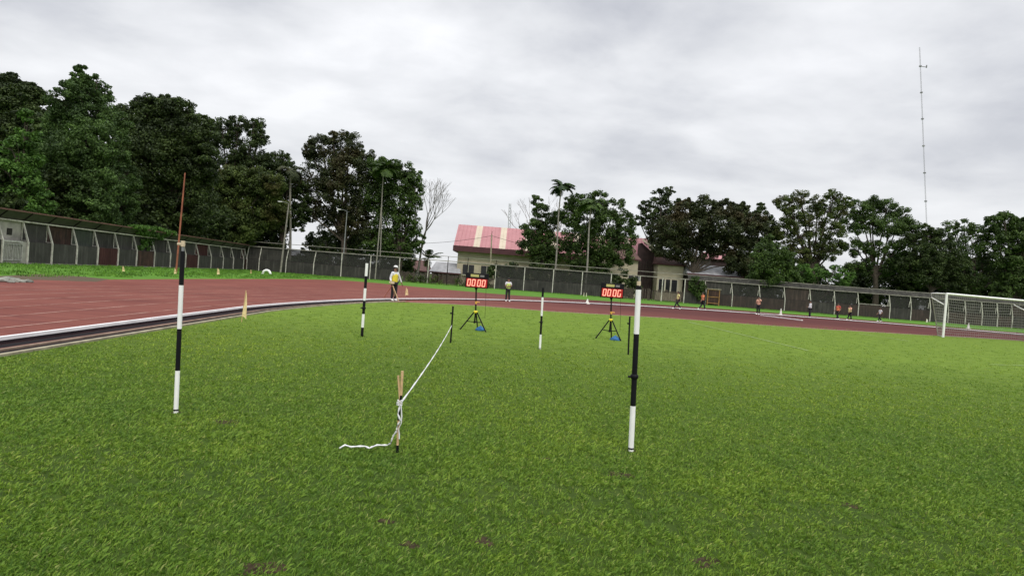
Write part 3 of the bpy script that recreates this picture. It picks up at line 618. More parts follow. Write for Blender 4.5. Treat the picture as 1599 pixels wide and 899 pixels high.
# ------------------------------------------------------------------ back fence
YF = 79.0
fx = [405,447,490,533,578,623,668,698,729,773,818,863,908,953,998,1033,1068,1102,1143,1186,1225,1265,1303,1340,1389,1422,1452,1480,1507,1533,1557,1580,1604,1630]
FX = [D(p, 440+ (p-800)*.076*1.0, YF).x for p in fx]
root2 = thing('back_fence', 'dark sheet metal fence with pale bent posts and double top rail behind the track', 'fence', (WB.x, YF, 0))
off2 = Matrix.Translation((-WB.x, -YF, 0))
ZF, ZR = 3.30, 3.95
xs = [WB.x] + FX + [FX[-1]+4, FX[-1]+8, FX[-1]+12]
def kind_of(pxm):
    if pxm < 620: return 'dark'
    if pxm < 772: return 'open'
    if pxm < 950: return 'dark'
    if pxm < 1070: return 'picket'
    if 1340 < pxm < 1389: return 'low'
    return 'brown'
pxs = [384] + fx + [1650, 1690, 1720]
for i in range(len(xs)-1):
    x0, x1 = xs[i], xs[i+1]; k = kind_of((pxs[i]+pxs[i+1])/2)
    rnd = random.random()
    if k in ('dark', 'brown'):
        mt = 'sheet_dark' if k == 'dark' else random.choice(['sheet_brown','sheet_dark','sheet_brown'])
        mb = MB(); mb.box(((x0+x1)/2, YF, .80), (x1-x0, .04, 1.5)); part(mb, 'lower_panel', M[mt], root2, off2)
        mb = MB(); mb.box(((x0+x1)/2, YF+.10, 2.42), (x1-x0, .04, 1.66)); part(mb, 'upper_panel', M['shade_net' if (772 < pxs[i] < 960 or 440 < pxs[i] < 600 or (pxs[i] > 1100 and rnd < .55)) else ('sheet_dark' if rnd < .7 else 'sheet_brown')], root2, off2)
        mb = MB(); mb.box(((x0+x1)/2, YF+.05, 1.57), (x1-x0, .13, .05)); part(mb, 'mid_rail', M['darksteel'], root2, off2)
    elif k == 'low':
        mb = MB(); mb.box(((x0+x1)/2, YF, .85), (x1-x0, .04, 1.6)); part(mb, 'lower_panel', M['sheet_brown'], root2, off2)
        mb = MB(); mb.box(((x0+x1)/2, YF-.02, 1.78), (x1-x0, .12, .10)); part(mb, 'mid_rail', M['rail'], root2, off2)
    else:
        mb = MB(); n = int((x1-x0)/.16)
        for j in range(n):
            hh = 1.45+random.uniform(-.15, .1) + (.15 if k == 'picket' else 0)
            if random.random() < .93: mb.box((x0+.08+(x1-x0-.1)*j/n, YF+random.uniform(-.02,.02), hh/2), (.11, .03, hh))
        part(mb, 'pickets', M['picket'], root2, off2)
        mb = MB(); mb.box(((x0+x1)/2, YF+.06, 1.35), (x1-x0, .06, .08)); part(mb, 'mid_rail', M['darksteel'], root2, off2)
for i, x in enumerate(xs):
    k = kind_of(pxs[i]); bent = pxs[i] > 1090 or pxs[i] < 500
    dark = 680 < pxs[i] < 745
    mb = MB()
    if bent:
        s = -.25 if pxs[i] > 1090 else .2
        mb.bar((x, YF-.06, 0), (x, YF-.06, 1.7), .11, .09); mb.bar((x, YF-.06, 1.66), (x+s, YF-.02, ZF), .10, .09)
        if pxs[i] > 1090: mb.bar((x+s-.08, YF-.03, 1.8), (x+s-.02, YF-.03, 2.6), .05, .05)
    else: mb.bar((x, YF-.06, 0), (x, YF-.06, ZF), .12 if not dark else .15, .10)
    part(mb, 'post', M['darksteel' if dark else 'post'], root2, off2)
    if 600 < pxs[i] < 800:
        mb = MB(); mb.bar((x, YF-.05, ZF), (x, YF-.05, ZR), .08, .08); part(mb, 'post_extension', M['darksteel'], root2, off2)
mb = MB(); mb.bar((xs[0], YF-.10, ZF), (xs[-1], YF-.10, ZF), .07, .10); part(mb, 'top_rail', M['rail'], root2, off2)
mb = MB(); mb.bar((xs[0], YF+.30, ZR), (xs[-1], YF+.30, ZR), .05, .07); part(mb, 'upper_rail', M['rail'], root2, off2)
mb = MB(); xa, xb = D(1075,430,YF).x, xs[-1]
mb.quad((xa, YF-.02, ZF+.07), (xb, YF-.02, ZF+.07), (xb, YF+.28, ZR-.05), (xa, YF+.28, ZR-.05)); part(mb, 'canopy_sheet', M['sheet_dark'], root2, off2)
# weeds in the open bays
for (x0p, x1p, lab, nn) in ((632,690,'tangled weeds growing along the fence right of the yellow vested person',34),(700,765,'tangled weeds at the fence foot behind the left timer',36)):
    a, b = D(x0p,440,YF).x, D(x1p,440,YF).x
    creeper('weeds', lab, [(random.uniform(a,b), YF-.25, random.uniform(.1,1.0)**1.3) for _ in range(nn)], M['leaf_olive'], .16, 40, .35, 'weeds')
a, b = D(1075,440,YF).x, D(1100,440,YF).x
creeper('creeper', 'dark green creeper climbing the fence left of the orange shirted walker', [(random.uniform(a,b), YF-.2, random.uniform(.9,3.6)) for _ in range(30)], M['leaf_mid'], .25, 50, .45)
# ------------------------------------------------------------------ buildings
def striped_roof(mb, x0, x1, y0, z0, y1, z1, first, period, sw):
    """front slope from eave (y0,z0) to ridge (y1,z1), cream stripes; then a back slope"""
    cuts = [x0]; x = first
    while x < x1: cuts += [x, min(x+sw, x1)]; x += period
    cuts.append(x1)
    for i in range(len(cuts)-1):
        a, b = cuts[i], cuts[i+1]
        if b-a < .01: continue
        nr = max(1, int((b-a)/.55))
        for q in range(nr):
            xr = a+(b-a)*(q+.5)/nr; mb.bar((xr,y0-.02,z0+.02),(xr,y1,z1+.02), .05, .06, 1 if i % 2 else 0)
        m = 1 if i % 2 else 0
        mb.quad((a,y0,z0),(b,y0,z0),(b,y1,z1),(a,y1,z1), m)
        mb.quad((a,y1,z1),(b,y1,z1),(b,2*y1-y0,z0),(a,2*y1-y0,z0), m)
YB = 97.0
pL = D(709,386,YB-1); zE = pL.z; xL = pL.x; xR = D(1012,404,YB).x
ridge = D(714,350,YB+5)
rB = thing('hall_building', 'cream building with a pink and cream striped metal roof behind the fence', 'building', ((xL+xR)/2, YB+5, 0))
ob = Matrix.Translation((-(xL+xR)/2, -(YB+5), 0))
def bp(mb, name, mats, parent=None): o = mb.build(name, mats, parent or rB); o.data.transform(ob); return o
mb = MB(); mb.box(((xL+.6+xR)/2, YB+5, zE/2), (xR-xL-.6, 9.6, zE))
for s in (xL+.6, xR):   # gables
    mb.add([(s, YB+.2, zE), (s, YB+9.8, zE), (s, YB+5, ridge.z-.15)], [(0,1,2)])
bp(mb, 'wall', M['creamwall'])
mb = MB(); striped_roof(mb, xL-.1, xR+.8, YB-1, zE+.35, YB+5, ridge.z, D(739,385,YB-1).x, D(779,389,YB-1).x-D(739,385,YB-1).x, 1.05)
bp(mb, 'roof', [M['roofpink'], M['roofcream']])
mb = MB(); mb.box(((xL+xR)/2+.3, YB-1.02, zE-.12), (xR-xL+.8, .12, .92)); mb.box((xL-.12, YB+5, zE-.12), (.10, 12, .92)); bp(mb, 'fascia', M['fascia'])
mb = MB()
for zz in (zE*.62, zE*.78): mb.box(((xL+xR)/2+.3, YB+.12, zz), (xR-xL-.6, .14, .12))
bp(mb, 'ledge', M['creamtrim'])
wx = xL+1.6
while wx < xR-2:
    w = 1.9
    mb = MB(); mb.box((wx+w/2, YB+.16, 2.55), (w, .1, 1.7)); wi = bp(mb, 'window', M['window'])
    mb = MB(); mb.box((wx+w/2, YB+.10, 1.66), (w+.2, .14, .1)); mb.box((wx+w/2, YB+.09, 2.55), (.07, .06, 1.7)); fr = bp(mb, 'window_frame', M['creamtrim'])
    wx += 3.1
# entrance bay at right with pink gable and dark screen
xa, xb = D(990,400,YB-3).x, D(1026,400,YB-3).x
g0 = D(1003,373,YB-3); g1 = D(1030,395,YB-3)
rE = thing('entrance_porch', 'dark latticed entrance porch under a pink sloping roof, between the tree crowns', 'porch', ((xa+xb)/2, YB-2, 0))
oe = Matrix.Translation((-(xa+xb)/2, -(YB-2), 0))
mb = MB(); zt = g0.z-.6
mb.add([(xa+.6,YB-2.6,0),(xb-.4,YB-2.6,0),(xb-.4,YB-2.6,g1.z-.2),(xa+1.2,YB-2.6,zt),(xa+.6,YB-2.6,zt-.2)], [(0,1,2,3,4)])
mb.box(((xa+xb)/2+.2, YB-1.3, 2.6), (xb-xa-1.1, 2.4, 5.2))
o = mb.build('screen', M['lattice'], rE); o.data.transform(oe)
mb = MB()
for k in range(9):
    x = xa+.8+(xb-xa-1.4)*k/8; mb.bar((x, YB-2.66, .3), (x+random.uniform(-.3,.3), YB-2.66, min(zt-.4, 6.2)), .06, .05)
o = mb.build('lattice_bars', M['picket'], rE); o.data.transform(oe)
mb = MB(); mb.quad((g0.x, YB-3.2, g0.z), (g1.x, YB-3.2, g1.z), (g1.x-.2, YB+.5, g1.z+1.1), (g0.x-.3, YB+.5, g0.z+1.1)); o = mb.build('roof', M['roofpink'], rE); o.data.transform(oe)
mb = MB(); mb.bar((g0.x, YB-3.24, g0.z-.12), (g1.x, YB-3.24, g1.z-.12), .08, .28); o = mb.build('roof_edge', M['roofcream'], rE); o.data.transform(oe)
mb = MB(); x_ = D(1024,430,YB-2.8).x; mb.box((x_, YB-2.8, 2.7), (.4, .3, 5.4)); o = mb.build('pillar', M['creamtrim'], rE); o.data.transform(oe)
# right annex, cream wall with dark windows
def annex(name, label, x0p, x1p, ytop, Y, depth, wallm, roofm, rooftop, cat='building', wins=()):
    a, b = D(x0p, ytop, Y), D(x1p, ytop+(x1p-x0p)*.076, Y); z = a.z; r = D(x0p, rooftop, Y+depth*.5).z
    cx_ = (a.x+b.x)/2; t = thing(name, label, cat, (cx_, Y+depth/2, 0)); of = Matrix.Translation((-cx_, -(Y+depth/2), 0))
    mb = MB(); mb.box((cx_, Y+depth/2, z/2), (b.x-a.x, depth, z)); o = mb.build('wall', M[wallm], t); o.data.transform(of)
    mb = MB(); e = .4
    mb.quad((a.x-e,Y-e,z+.02),(b.x+e,Y-e,z+.02),(b.x+e-.6,Y+depth/2,r),(a.x-e+.6,Y+depth/2,r))
    mb.quad((a.x-e+.6,Y+depth/2,r),(b.x+e-.6,Y+depth/2,r),(b.x+e,Y+depth+e,z+.02),(a.x-e,Y+depth+e,z+.02))
    mb.add([(a.x-e,Y-e,z+.02),(a.x-e+.6,Y+depth/2,r),(a.x-e,Y+depth+e,z+.02)], [(0,1,2)]); mb.add([(b.x+e,Y-e,z+.02),(b.x+e-.6,Y+depth/2,r),(b.x+e,Y+depth+e,z+.02)], [(0,1,2)])
    o = mb.build('roof', M[roofm], t); o.data.transform(of)
    mb = MB(); mb.bar((a.x-e, Y-e-.03, z-.04), (b.x+e, Y-e-.03, z-.04), .05, .2); o = mb.build('fascia', M['fascia'], t); o.data.transform(of)
    for (wpx, w, zc, h) in wins:
        wx_ = D(wpx, 440, Y).x
        mb = MB(); mb.box((wx_, Y-.02, zc), (w, .06, h)); o = mb.build('window', M['window'], t); o.data.transform(of)
        mb = MB(); mb.box((wx_-w/2-.05, Y-.04, zc), (.1, .08, h+.1)); mb.box((wx_+w/2+.05, Y-.04, zc), (.1, .08, h+.1)); o = mb.build('window_frame', M['creamtrim'], t); o.data.transform(of)
    return t
annex('annex_building', 'low cream annex with tall dark windows behind picket fence, under the brownish tree', 1028, 1068, 412, 92, 6, 'creamwall', 'roofbrown', 396, wins=((1033,.9,2.3,2.1),(1043,.7,2.3,2.1),(1053,.9,2.3,2.1)))
annex('annex_building', 'cream wing with narrow dark windows right of the round tree', 945, 997, 402, 92.5, 6, 'creamwall', 'roofbrown', 388, wins=((985,.9,2.5,2.1),(993,.7,2.5,2.1),(960,.9,2.5,2.1)))
annex('low_house', 'low house with a long weathered grey roof under the wide brownish tree', 1076, 1156, 427, 90, 6, 'sheet_brown', 'roofgrey', 412)
annex('far_building', 'far building whose pink roof corner peeps out under the wide tree', 1110, 1162, 404, 112, 10, 'lattice', 'roofpink', 394)
annex('small_house', 'small house with dull brown roof seen through the open fence', 630, 664, 421, 98, 6, 'shed', 'roofbrown', 404)
annex('small_house', 'small house with pale grey roof seen through the open fence beside the brown roofed one', 674, 716, 424, 96, 6, 'sheet_rust', 'roofgrey', 408)
annex('small_house', 'low pale roofed house glimpsed under the trees at far left of the back fence', 440, 478, 398, 96, 5, 'shed', 'roofgrey', 388)
# ------------------------------------------------------------------ poles, masts, wires
def pole(name, label, cat, top, base, Y, r, mat, extra=None, group=None):
    t = D(*top, Y); b = D(*base, Y); k = (t.x-b.x)/max(.1, t.z-b.z); bx = b.x-k*b.z
    rt = thing(name, label, cat, (bx, Y, 0), 0, group); mb = MB(); tp = Vector((t.x-bx, 0, t.z))
    mb.tube([(0,0,0), tp*.5, tp], [r*1.2, r, r*.75], 10); mb.build('pole', M[mat], rt)
    if extra == 'lamp':
        mb = MB(); mb.tube([tp, tp+Vector((-.35,-.2,.12)), tp+Vector((-.8,-.4,.15))], .03, 6); mb.build('arm', M['galv'], rt)
        mb = MB(); mb.box(tp+Vector((-1.0,-.45,.13)), (.55,.22,.10)); bevel(mb.build('lamp_head', M['white'], rt), .03)
    return rt, tp
pole('steel_pole', 'tall rusty red pole standing on the verge before the left wall', 'pole', (289,270), (275,424), 44.5, .06, 'rustpole')
pole('lamp_post', 'pale lamp post in front of the gap left of the broad tree', 'lamp post', (451,318), (441,400), 78, .11, 'palebark', 'lamp')
pole('lamp_post', 'thin grey lamp post under the tall broad tree', 'lamp post', (542,330), (537,392), 80, .07, 'galv', 'lamp')
pole('lamp_post', 'tall thin pale pole before the dark tree under the feathery palm', 'lamp post', (596,318), (586,432), 78.3, .08, 'palebark')
rt, ptop = pole('utility_pole', 'short concrete utility pole in front of the striped roof building', 'utility pole', (768,366), (766,410), 93, .13, 'concrete')
mb = MB(); mb.box(ptop+Vector((0,0,.1)), (.08,.08,.8)); mb.build('pole_top', M['darksteel'], rt)
def wire(name, label, a, b, sag, r=.025, mat='darksteel'):
    mb = MB(); a = Vector(a); b = Vector(b)
    mb.tube([a.lerp(b, t/10)-Vector((0,0,sag*4*(t/10)*(1-t/10))) for t in range(11)], r, 4)
    return tag(mb.build(name, M[mat]), label, 'wire')
wire('overhead_wire', 'overhead wire running left from the utility pole to the trees', D(768,368,93), D(655,380,92), .25)
wire('overhead_wire', 'overhead wire running right from the utility pole across the roof', D(768,368,93), D(842,388,93), .1)
# lattice tower behind the roof
def lattice(name, label, base, top, Y, w0, w1, segs, mats, marks=True):
    b = D(*base, Y); t = D(*top, Y); kx = (t.x-b.x)/(t.z-b.z); b.x -= kx*b.z; t0 = Vector((t.x-b.x, 0, t.z))
    rt = thing(name, label, 'radio mast', (b.x, Y, 0)); mb = MB()
    k3 = [Vector((math.cos(a), math.sin(a), 0)) for a in (0, 2*PI/3, 4*PI/3)]
    def P(i, j): f = j/segs; return t0*f + k3[i]*(w0+(w1-w0)*f)
    for i in range(3): mb.bar(P(i,0), P(i,segs), w0*.16)
    for j in range(segs):
        for i in range(3): mb.bar(P(i,j), P((i+1)%3,j+1), w0*.10)
    mb.build('mast_frame', mats[0], rt)
    return rt, t0
lattice('radio_mast', 'short steel lattice mast rising behind the striped roof', (793,400), (796,318), 190, .7, .4, 26, [M['galv']])
M['farsteel'] = simple('far_steel', (.26,.25,.27), .7, .2, .3, .1)
rt, t0 = lattice('radio_mast', 'very tall thin guyed radio mast above the trees at right', (1447,350), (1436,74), 300, .26, .22, 150, [M['farsteel']])
mb = MB(); t9 = t0*((D(1437,104,300).z)/t0.z); mb.bar(t9, t9+Vector((3.2,0,-.1)), .25); mb.box(t9+Vector((3.2,0,.2)), (.4,.4,1.4)); mb.build('side_antenna', M['farsteel'], rt)
for py in (104,145,186,228,270,314):
    zc = D(1443,py,300).z; c = t0*(zc/t0.z); mb = MB(); mb.box(c, (.9,.9,.6)); mb.build('collar', M['farsteel'], rt)
# ------------------------------------------------------------------ banded poles
def banded(label, base, top, bands, r, knob=None, cap=None, name='ranging_pole', group='black and white banded poles'):
    b = G(*base); Y = b.y; t = D(*top, Y); v = t-b
    rt = thing(name, label, 'marker pole', b, 0, group); tot = base[1]-top[1]
    y = base[1]; mb = MB(); mb.tube([(0,0,-.02), (v*.0285)], [r*.6, r*1.15], 10); mb.build('ground_spike', M['black'], rt)
    for (yb, yt, col) in bands:
        f0, f1 = (base[1]-yb)/tot, (base[1]-yt)/tot
        mb = MB(); mb.tube([v*f0+v*.0005, v*f1-v*.0005], r, 14); mb.build('band', M[col], rt)
    if knob:
        f = (base[1]-knob)/tot; mb = MB(); mb.tube([v*(f-.012), v*(f-.004), v*(f+.010), v*(f+.016)], [r*1.1, r*1.5, r*1.5, r*1.1], 12)
        mb.tube([v*f, v*f+Vector((-r*2.4, 0, 0))], r*.4, 8); mb.build('clamp_knob', M['black'], rt)
    if cap:
        f0, f1, rr, m, nm = cap; mb = MB(); mb.tube([v*((base[1]-f0)/tot), v*((base[1]-f1)/tot)], rr, 12); mb.build(nm, M[m], rt)
    return rt, v, b
_, v, b = banded('near left banded pole, black over white, with a small cream cap', (274.5,646), (286,376), [(645,578,'white'),(578,513,'black'),(513,445,'white'),(445,392,'black')], .019, None, (385,376,.017,'cream','cap'))
mb = MB(); tot = 270; mb.tube([v*((646-392)/tot), v*((646-385)/tot)], .011, 8); mb.build('thin_tip', M['galv'], _)
mb = MB(); mb.box(v*1.0+Vector((-.015,0,-.03)), (.06,.03,.022)); bevel(mb.build('hook', M['cream'], _), .004)
_, v, b = banded('near right banded pole, thickest, with cream square cap and double length black band', (985,706), (998,432), [(704,633,'white'),(633,521,'black'),(521,452,'white'),(452,446,'black')], .023, 588, (445.5,439,.018,'cream','cap'))
mb = MB(); mb.tube([v*((706-439)/274), v], .006, 6); mb.build('thin_tip', M['galv'], _)
banded('far left banded pole with white top, beside the person in yellow vest', (565,526), (573,411), [(526,511,'black'),(511,490,'white'),(490,469,'black'),(469,450,'white'),(450,431,'black'),(431,411,'white')], .028, 481)
banded('middle banded pole with black tip between the two timers', (843,546), (848,449), [(545,522,'white'),(522,493,'black'),(493,464,'white'),(464,449,'black')], .022, 503)
def stake(label, base, top, r, knob):
    b = G(*base); t = D(*top, b.y); v = t-b; rt = thing('stake', label, 'stake', b, 0, 'short black stakes')
    mb = MB(); mb.tube([(0,0,-.03), v], r, 10); mb.build('shaft', M['black'], rt)
    mb = MB(); c = v*((base[1]-knob)/(base[1]-top[1])); mb.tube([c, c+Vector((-r*2.6,-r,0))], r*.9, 8); mb.build('clamp_knob', M['black'], rt)
    return b, v
sb, sv = stake('short black stake holding the far end of the white tape', (703.5,536), (707.5,478), .018, 489)
stake('short black stake between right timer and near right pole', (981,554), (983.5,494), .018, 505)
# bundle of sticks with tape
b = G(620,709); Y = b.y
rt = thing('tape_stake', 'bundle of pale wooden sticks with black bands, tied with white tape', 'stake', b)
def rel(px, py): return D(px, py, Y)-b
def seg(name, a, c, r, m): mb = MB(); mb.tube([rel(*a), rel(*c)], r, 10); return mb.build(name, M[m], rt)
seg('black_foot', (620.3,709), (620.8,694.5), .010, 'black'); seg('stick', (620.8,694.4), (622.5,655.6), .0095, 'wood')
seg('black_band', (622.6,655.5), (624.6,632.6), .0105, 'black'); seg('stick', (624.6,632.5), (625.4,624.1), .0095, 'wood'); seg('black_band', (625.3,624), (626.3,617), .0105, 'black')
seg('stick', (626.3,616.9), (628.3,579), .0105, 'wood'); seg('stick', (624.8,628), (621.8,586), .008, 'wood')
mb = MB()
for k in range(4):
    c = rel(624.5, 632-k*2.4); mb.tube([c+Vector((-.016,-.012,.004)), c+Vector((0,-.016,-.004)), c+Vector((.018,-.008,.005)), c+Vector((.0,.014,0)), c+Vector((-.016,-.012,.004))], .004, 6)
mb.tube([rel(621,626)+Vector((0,-.02,0)), rel(620,631)+Vector((0,-.02,0)), rel(624,631)], .004, 6)
mb.build('knot', M['tape'], rt)
def tape(name, label, pts, w):
    mb = MB(); rr = [w*(.42+.12*math.sin(i*1.7)) for i in range(len(pts))]; mb.tube(pts, rr, 6)
    return tag(mb.build(name, M['tape']), label, 'tape')
ta = D(626.5, 628, Y); tb = sb + sv*((536-508)/(536-478.0))
tape('white_tape', 'taut white tape stretched from the stick bundle to the short black stake', [ta.lerp(tb, k/40)-Vector((0,0,.05*4*(k/40)*(1-k/40))) for k in range(41)], .017)
gr = [D(625,632,Y), D(622,645,Y)+Vector((0,-.02,0)), D(626,655,Y)+Vector((0,-.02,0)), D(621,664,Y)+Vector((0,-.02,0)), D(620,672,Y)+Vector((0,-.02,0)), D(614,680,Y), D(610,692,Y)]
for (x, y) in ((605,703),(598,703),(588,703),(580,706),(576,708),(570,705),(558,705),(548,706),(538,703),(530,707.5)): g = G(x, y); gr.append(Vector((g.x, g.y, .042)))
gg = []
for i in range(len(gr)-1):
    for k in range(3): gg.append(gr[i].lerp(gr[i+1], k/3))
gg.append(gr[-1]); tape('loose_tape', 'loose end of white tape hanging down and trailing on the grass', gg, .016)
tape('loose_tape', 'short white tape strand wound down the banded stick bundle', [D(627,632,Y)+Vector((0,-.015,0)), D(628,650,Y)+Vector((0,-.015,0)), D(627,660,Y)+Vector((0,-.015,0)), D(623,668,Y)+Vector((0,-.015,0)), D(624,676,Y)+Vector((0,-.015,0)), D(624,684,Y)+Vector((0,-.015,0))], .010)
# ------------------------------------------------------------------ timers
SEG = {'a':((0,1),(1,1)),'b':((1,1),(1,.5)),'c':((1,.5),(1,0)),'d':((0,0),(1,0)),'e':((0,0),(0,.5)),'f':((0,.5),(0,1))}
def timer(label, cpx, basepx, topy, digits, legs):
    b = G(*basepx); Y = b.y; s = Y/F
    rt = thing('timer_display', label, 'timer display', b, 0, 'tripod timer displays')
    def rp(px, py, dy=0): return D(px, py, Y)-b+Vector((0,dy,0))
    cx_, ty = cpx; W, Hh = 36*s, 23*s
    rot = Matrix.Rotation(0, 3, 'Y'); cc = rp(cx_, ty+11.5)
    tilt = Matrix.Rotation(.0, 3, 'Y')
    mb = MB(); mb.box(cc, (W, .07, Hh), tilt); box = bevel(mb.build('display_box', M['black'], rt), .006)
    mb = MB(); mb.box(cc+tilt@Vector((0,-.040,-Hh*.16)), (W*.90, .012, Hh*.56), tilt); scr = mb.build('screen', M['red_screen'], rt)
    dw, dh = W*.115, Hh*.42
    for k, on in enumerate(digits):
        x0 = cc.x - W*.40 + k*W*.20 + (W*.035 if k > 1 else 0); z0 = cc.z-Hh*.16-dh/2
        mb = MB()
        for q, sname in enumerate(on):
            (ax, az), (bx, bz) = SEG[sname]
            sh = .08*dh
            a = Vector((x0+ax*dw+az*sh, cc.y-.051-.0006*q, z0+az*dh)); e = Vector((x0+bx*dw+bz*sh, cc.y-.051-.0006*q, z0+bz*dh))
            mb.bar(a, e, .006, .022)
        mb.build('digit', M['digit'], scr)
    mb = MB(); mb.box(cc+tilt@Vector((-W*.10,-.038,Hh*.325)), (W*.36, .008, Hh*.17), tilt); mb.build('label', M['sticker'], rt)
    mb = MB(); mb.box(cc+tilt@Vector((W*.22,-.038,Hh*.325)), (W*.18, .008, Hh*.13), tilt); mb.build('label', M['greysticker'], rt)
    # mast
    hub = rp(cx_-2.0, legs[0]); clampy = legs[1]
    top = Vector((cc.x-.005, 0, cc.z-Hh/2)); foot = Vector((hub.x-.01, 0, .20))
    mb = MB(); mb.tube([foot, hub, top+Vector((0,0,.0))], [.021,.021,.019], 10); mb.build('pole', M['black'], rt)
    mb = MB(); mb.tube([top-Vector((0,0,.05)), top+Vector((0,0,.015))], [.022,.05], 10); mb.build('bracket', M['black'], rt)
    mb = MB(); mb.tube([hub-Vector((0,0,.035)), hub-Vector((0,0,.01)), hub+Vector((0,0,.02)), hub+Vector((0,0,.03))], [.04,.055,.05,.03], 12); mb.build('hub', M['yellow'], rt)
    cl = rp(cx_-1.3, clampy); mb = MB(); mb.tube([cl-Vector((0,0,.05)), cl+Vector((0,0,.02))], [.024,.03], 10); mb.tube([cl-Vector((.02,.0,0)), cl+Vector((.09,-.02,.0))], .012, 8); mb.build('clamp', M['amber'], rt)
    col = foot+Vector((0,0,.03)); mb = MB(); mb.tube([foot, foot+Vector((0,0,.05))], .026, 10); mb.build('lower_collar', M['black'], rt)
    for a in legs[2]:
        R = .36; f = Vector((math.cos(a)*R, math.sin(a)*R, .015))+Vector((foot.x,0,0)); h0 = hub+Vector((math.cos(a)*.045, math.sin(a)*.045, -.02))
        mb = MB(); mb.tube([h0, f], .017, 8); lg = mb.build('leg', M['black'], rt)
        mb = MB(); mb.tube([f-(f-h0).normalized()*.04, f+(f-h0).normalized()*.012], .019, 8); mb.build('rubber_foot', M['black'], lg)
        mb = MB(); mb.tube([col, h0.lerp(f, .52)], .012, 6); mb.build('brace', M['black'], rt)
    return rt, b, cc
t1, b1, c1 = timer('left red digit timer on a black tripod with yellow hub, near the yellow vest', (744.8,426.5), (742,516.5), 0, ['abcdef','abcdef','abcdef','abcdef'], (486.5, 471.5, (math.radians(180),math.radians(-28),math.radians(78))))
t2, b2, c2 = timer('right red digit timer on a black tripod, last digit half lit', (955.8,442), (952,530), 0, ['abcdef','abcdef','abcdef','acdef'], (499, 487.5, (math.radians(184),math.radians(-40),math.radians(70))))
def bag(label, px, py, w):
    p = G(px, py); mb = MB(); rnd = random.Random(px); n = 12; rings = []
    vs = []; prof = [(.0,1.0),(.03,1.15),(.07,.9),(.10,.5),(.13,.12)]
    for z, r in prof:
        for k in range(n): a = 2*PI*k/n; rr = r*w*(1+rnd.uniform(-.22,.22)); vs.append((math.cos(a)*rr, math.sin(a)*rr*.7, z*(1+rnd.uniform(-.15,.15))))
    fs = [(i*n+k, i*n+(k+1)%n, (i+1)*n+(k+1)%n, (i+1)*n+k) for i in range(len(prof)-1) for k in range(n)] + [tuple((len(prof)-1)*n+k for k in range(n))]
    mb.add(vs, fs, 0, True); o = mb.build('bag', M['blue'], None, p); tag(o, label, 'bag'); return o
bag('crumpled blue bag lying between the legs of the left timer', 750, 516.5, .12); bag('crumpled blue bag lying between the legs of the right timer', 961, 531.5, .12)
def cord(label, a, b_): mb = MB(); mb.tube([a, a.lerp(b_, .5)+Vector((.01,0,-.02)), b_], .004, 5); tag(mb.build('cord', M['darksteel']), label, 'cord')
cord('thin dark cord hanging from the left timer display', c1+b1+Vector((.25,0,-.17)), D(757,497,b1.y)); cord('thin dark cord hanging from the right timer display', c2+b2+Vector((.24,0,-.17)), D(968,518,b2.y))
# ------------------------------------------------------------------ flags, cones, markers
def flagpole(label, base, top, scale=1.0):
    b = G(*base); t = D(*top, b.y); v = t-b; rt = thing('corner_flag', label, 'flag', b)
    mb = MB(); mb.tube([(0,0,-.02), v], .008, 8); mb.build('pole', M['wood'], rt)
    L = v.length; n = 9; vs = []
    for i in range(n):
        f = i/(n-1); z = v*(1-.80*f); w = (.025+.12*f)*(1 if i < n-1 else .9)
        for j in range(4):
            vs.append(z + Vector((w*j/3*.75, .02*math.sin(j*2.2+f*5), -.05*j/3*math.sin(f*3)-.02*j)))
    fs = [(i*4+j, i*4+j+1, (i+1)*4+j+1, (i+1)*4+j) for i in range(n-1) for j in range(3)]
    mb = MB(); mb.add(vs, fs, 0, True); mb.build('flag', M['flag'], rt); return rt
flagpole('drooping yellow flag on a thin stick beside the white kerb', (377,503), (384,453))
def marker(label, base, h_px, w, mat, kind='pennant', group='small markers along the track'):
    b = G(*base); h = h_px*b.y/F
    if kind == 'cone':
        rt = thing('traffic_cone', label, 'cone', b, 0, group); mb = MB(); mb.tube([(0,0,.03),(0,0,h)], [w*.42, w*.08], 14); mb.build('cone_body', M[mat], rt)
        mb = MB(); mb.box((0,0,.018), (w, w, .03)); bevel(mb.build('cone_base', M[mat], rt), .01); return rt
    rt = thing('marker_flag', label, 'marker', b, 0, group)
    mb = MB(); mb.tube([(0,0,0),(.02,0,h)], .02, 6); mb.build('stick', M['wood'], rt)
    mb = MB(); mb.add([(.02,-.02,h),(w*.6,-.05,h*.75),(w*.75,0,h*.15),(0,-.03,h*.12),(-w*.1,.0,h*.5)], [(0,1,2,3,4)]); mb.build('pennant', M[mat], rt); return rt
marker('small yellow marker flag on the verge, farthest left', (191,425), 10, .22, 'flag'); marker('small yellow marker flag at the foot of the rusty red pole', (272,428.5), 10, .22, 'flag')
marker('small yellow marker flag on the verge between red pole and wall corner', (339,429.5), 11, .28, 'flag'); marker('dull brown marker flag near the wall corner', (391,427.5), 7, .2, 'wood')
marker('yellow flag marker just right of the person in yellow vest', (633,462), 13, .22, 'flag')
marker('white cone on the kerb left of the right timer', (917,474.5), 8, .36, 'cone_white', 'cone'); marker('tall narrow white cone before the fence near the raised arm person', (1219,491.5), 10, .32, 'cone_white', 'cone')
marker('white cone seen through the goal net', (1512,513), 9, .34, 'cone_white', 'cone'); marker('dull white box marker just left of the goal', (1446,503.5), 6, .3, 'cone_white'); marker('dull marker behind the goal net right of the white cone', (1539,509), 5, .28, 'cone_white')
marker('left one of two white pegs at the fence foot', (911,463), 7, .12, 'cone_white'); marker('right one of two white pegs at the fence foot', (915,463.5), 7, .12, 'cone_white')
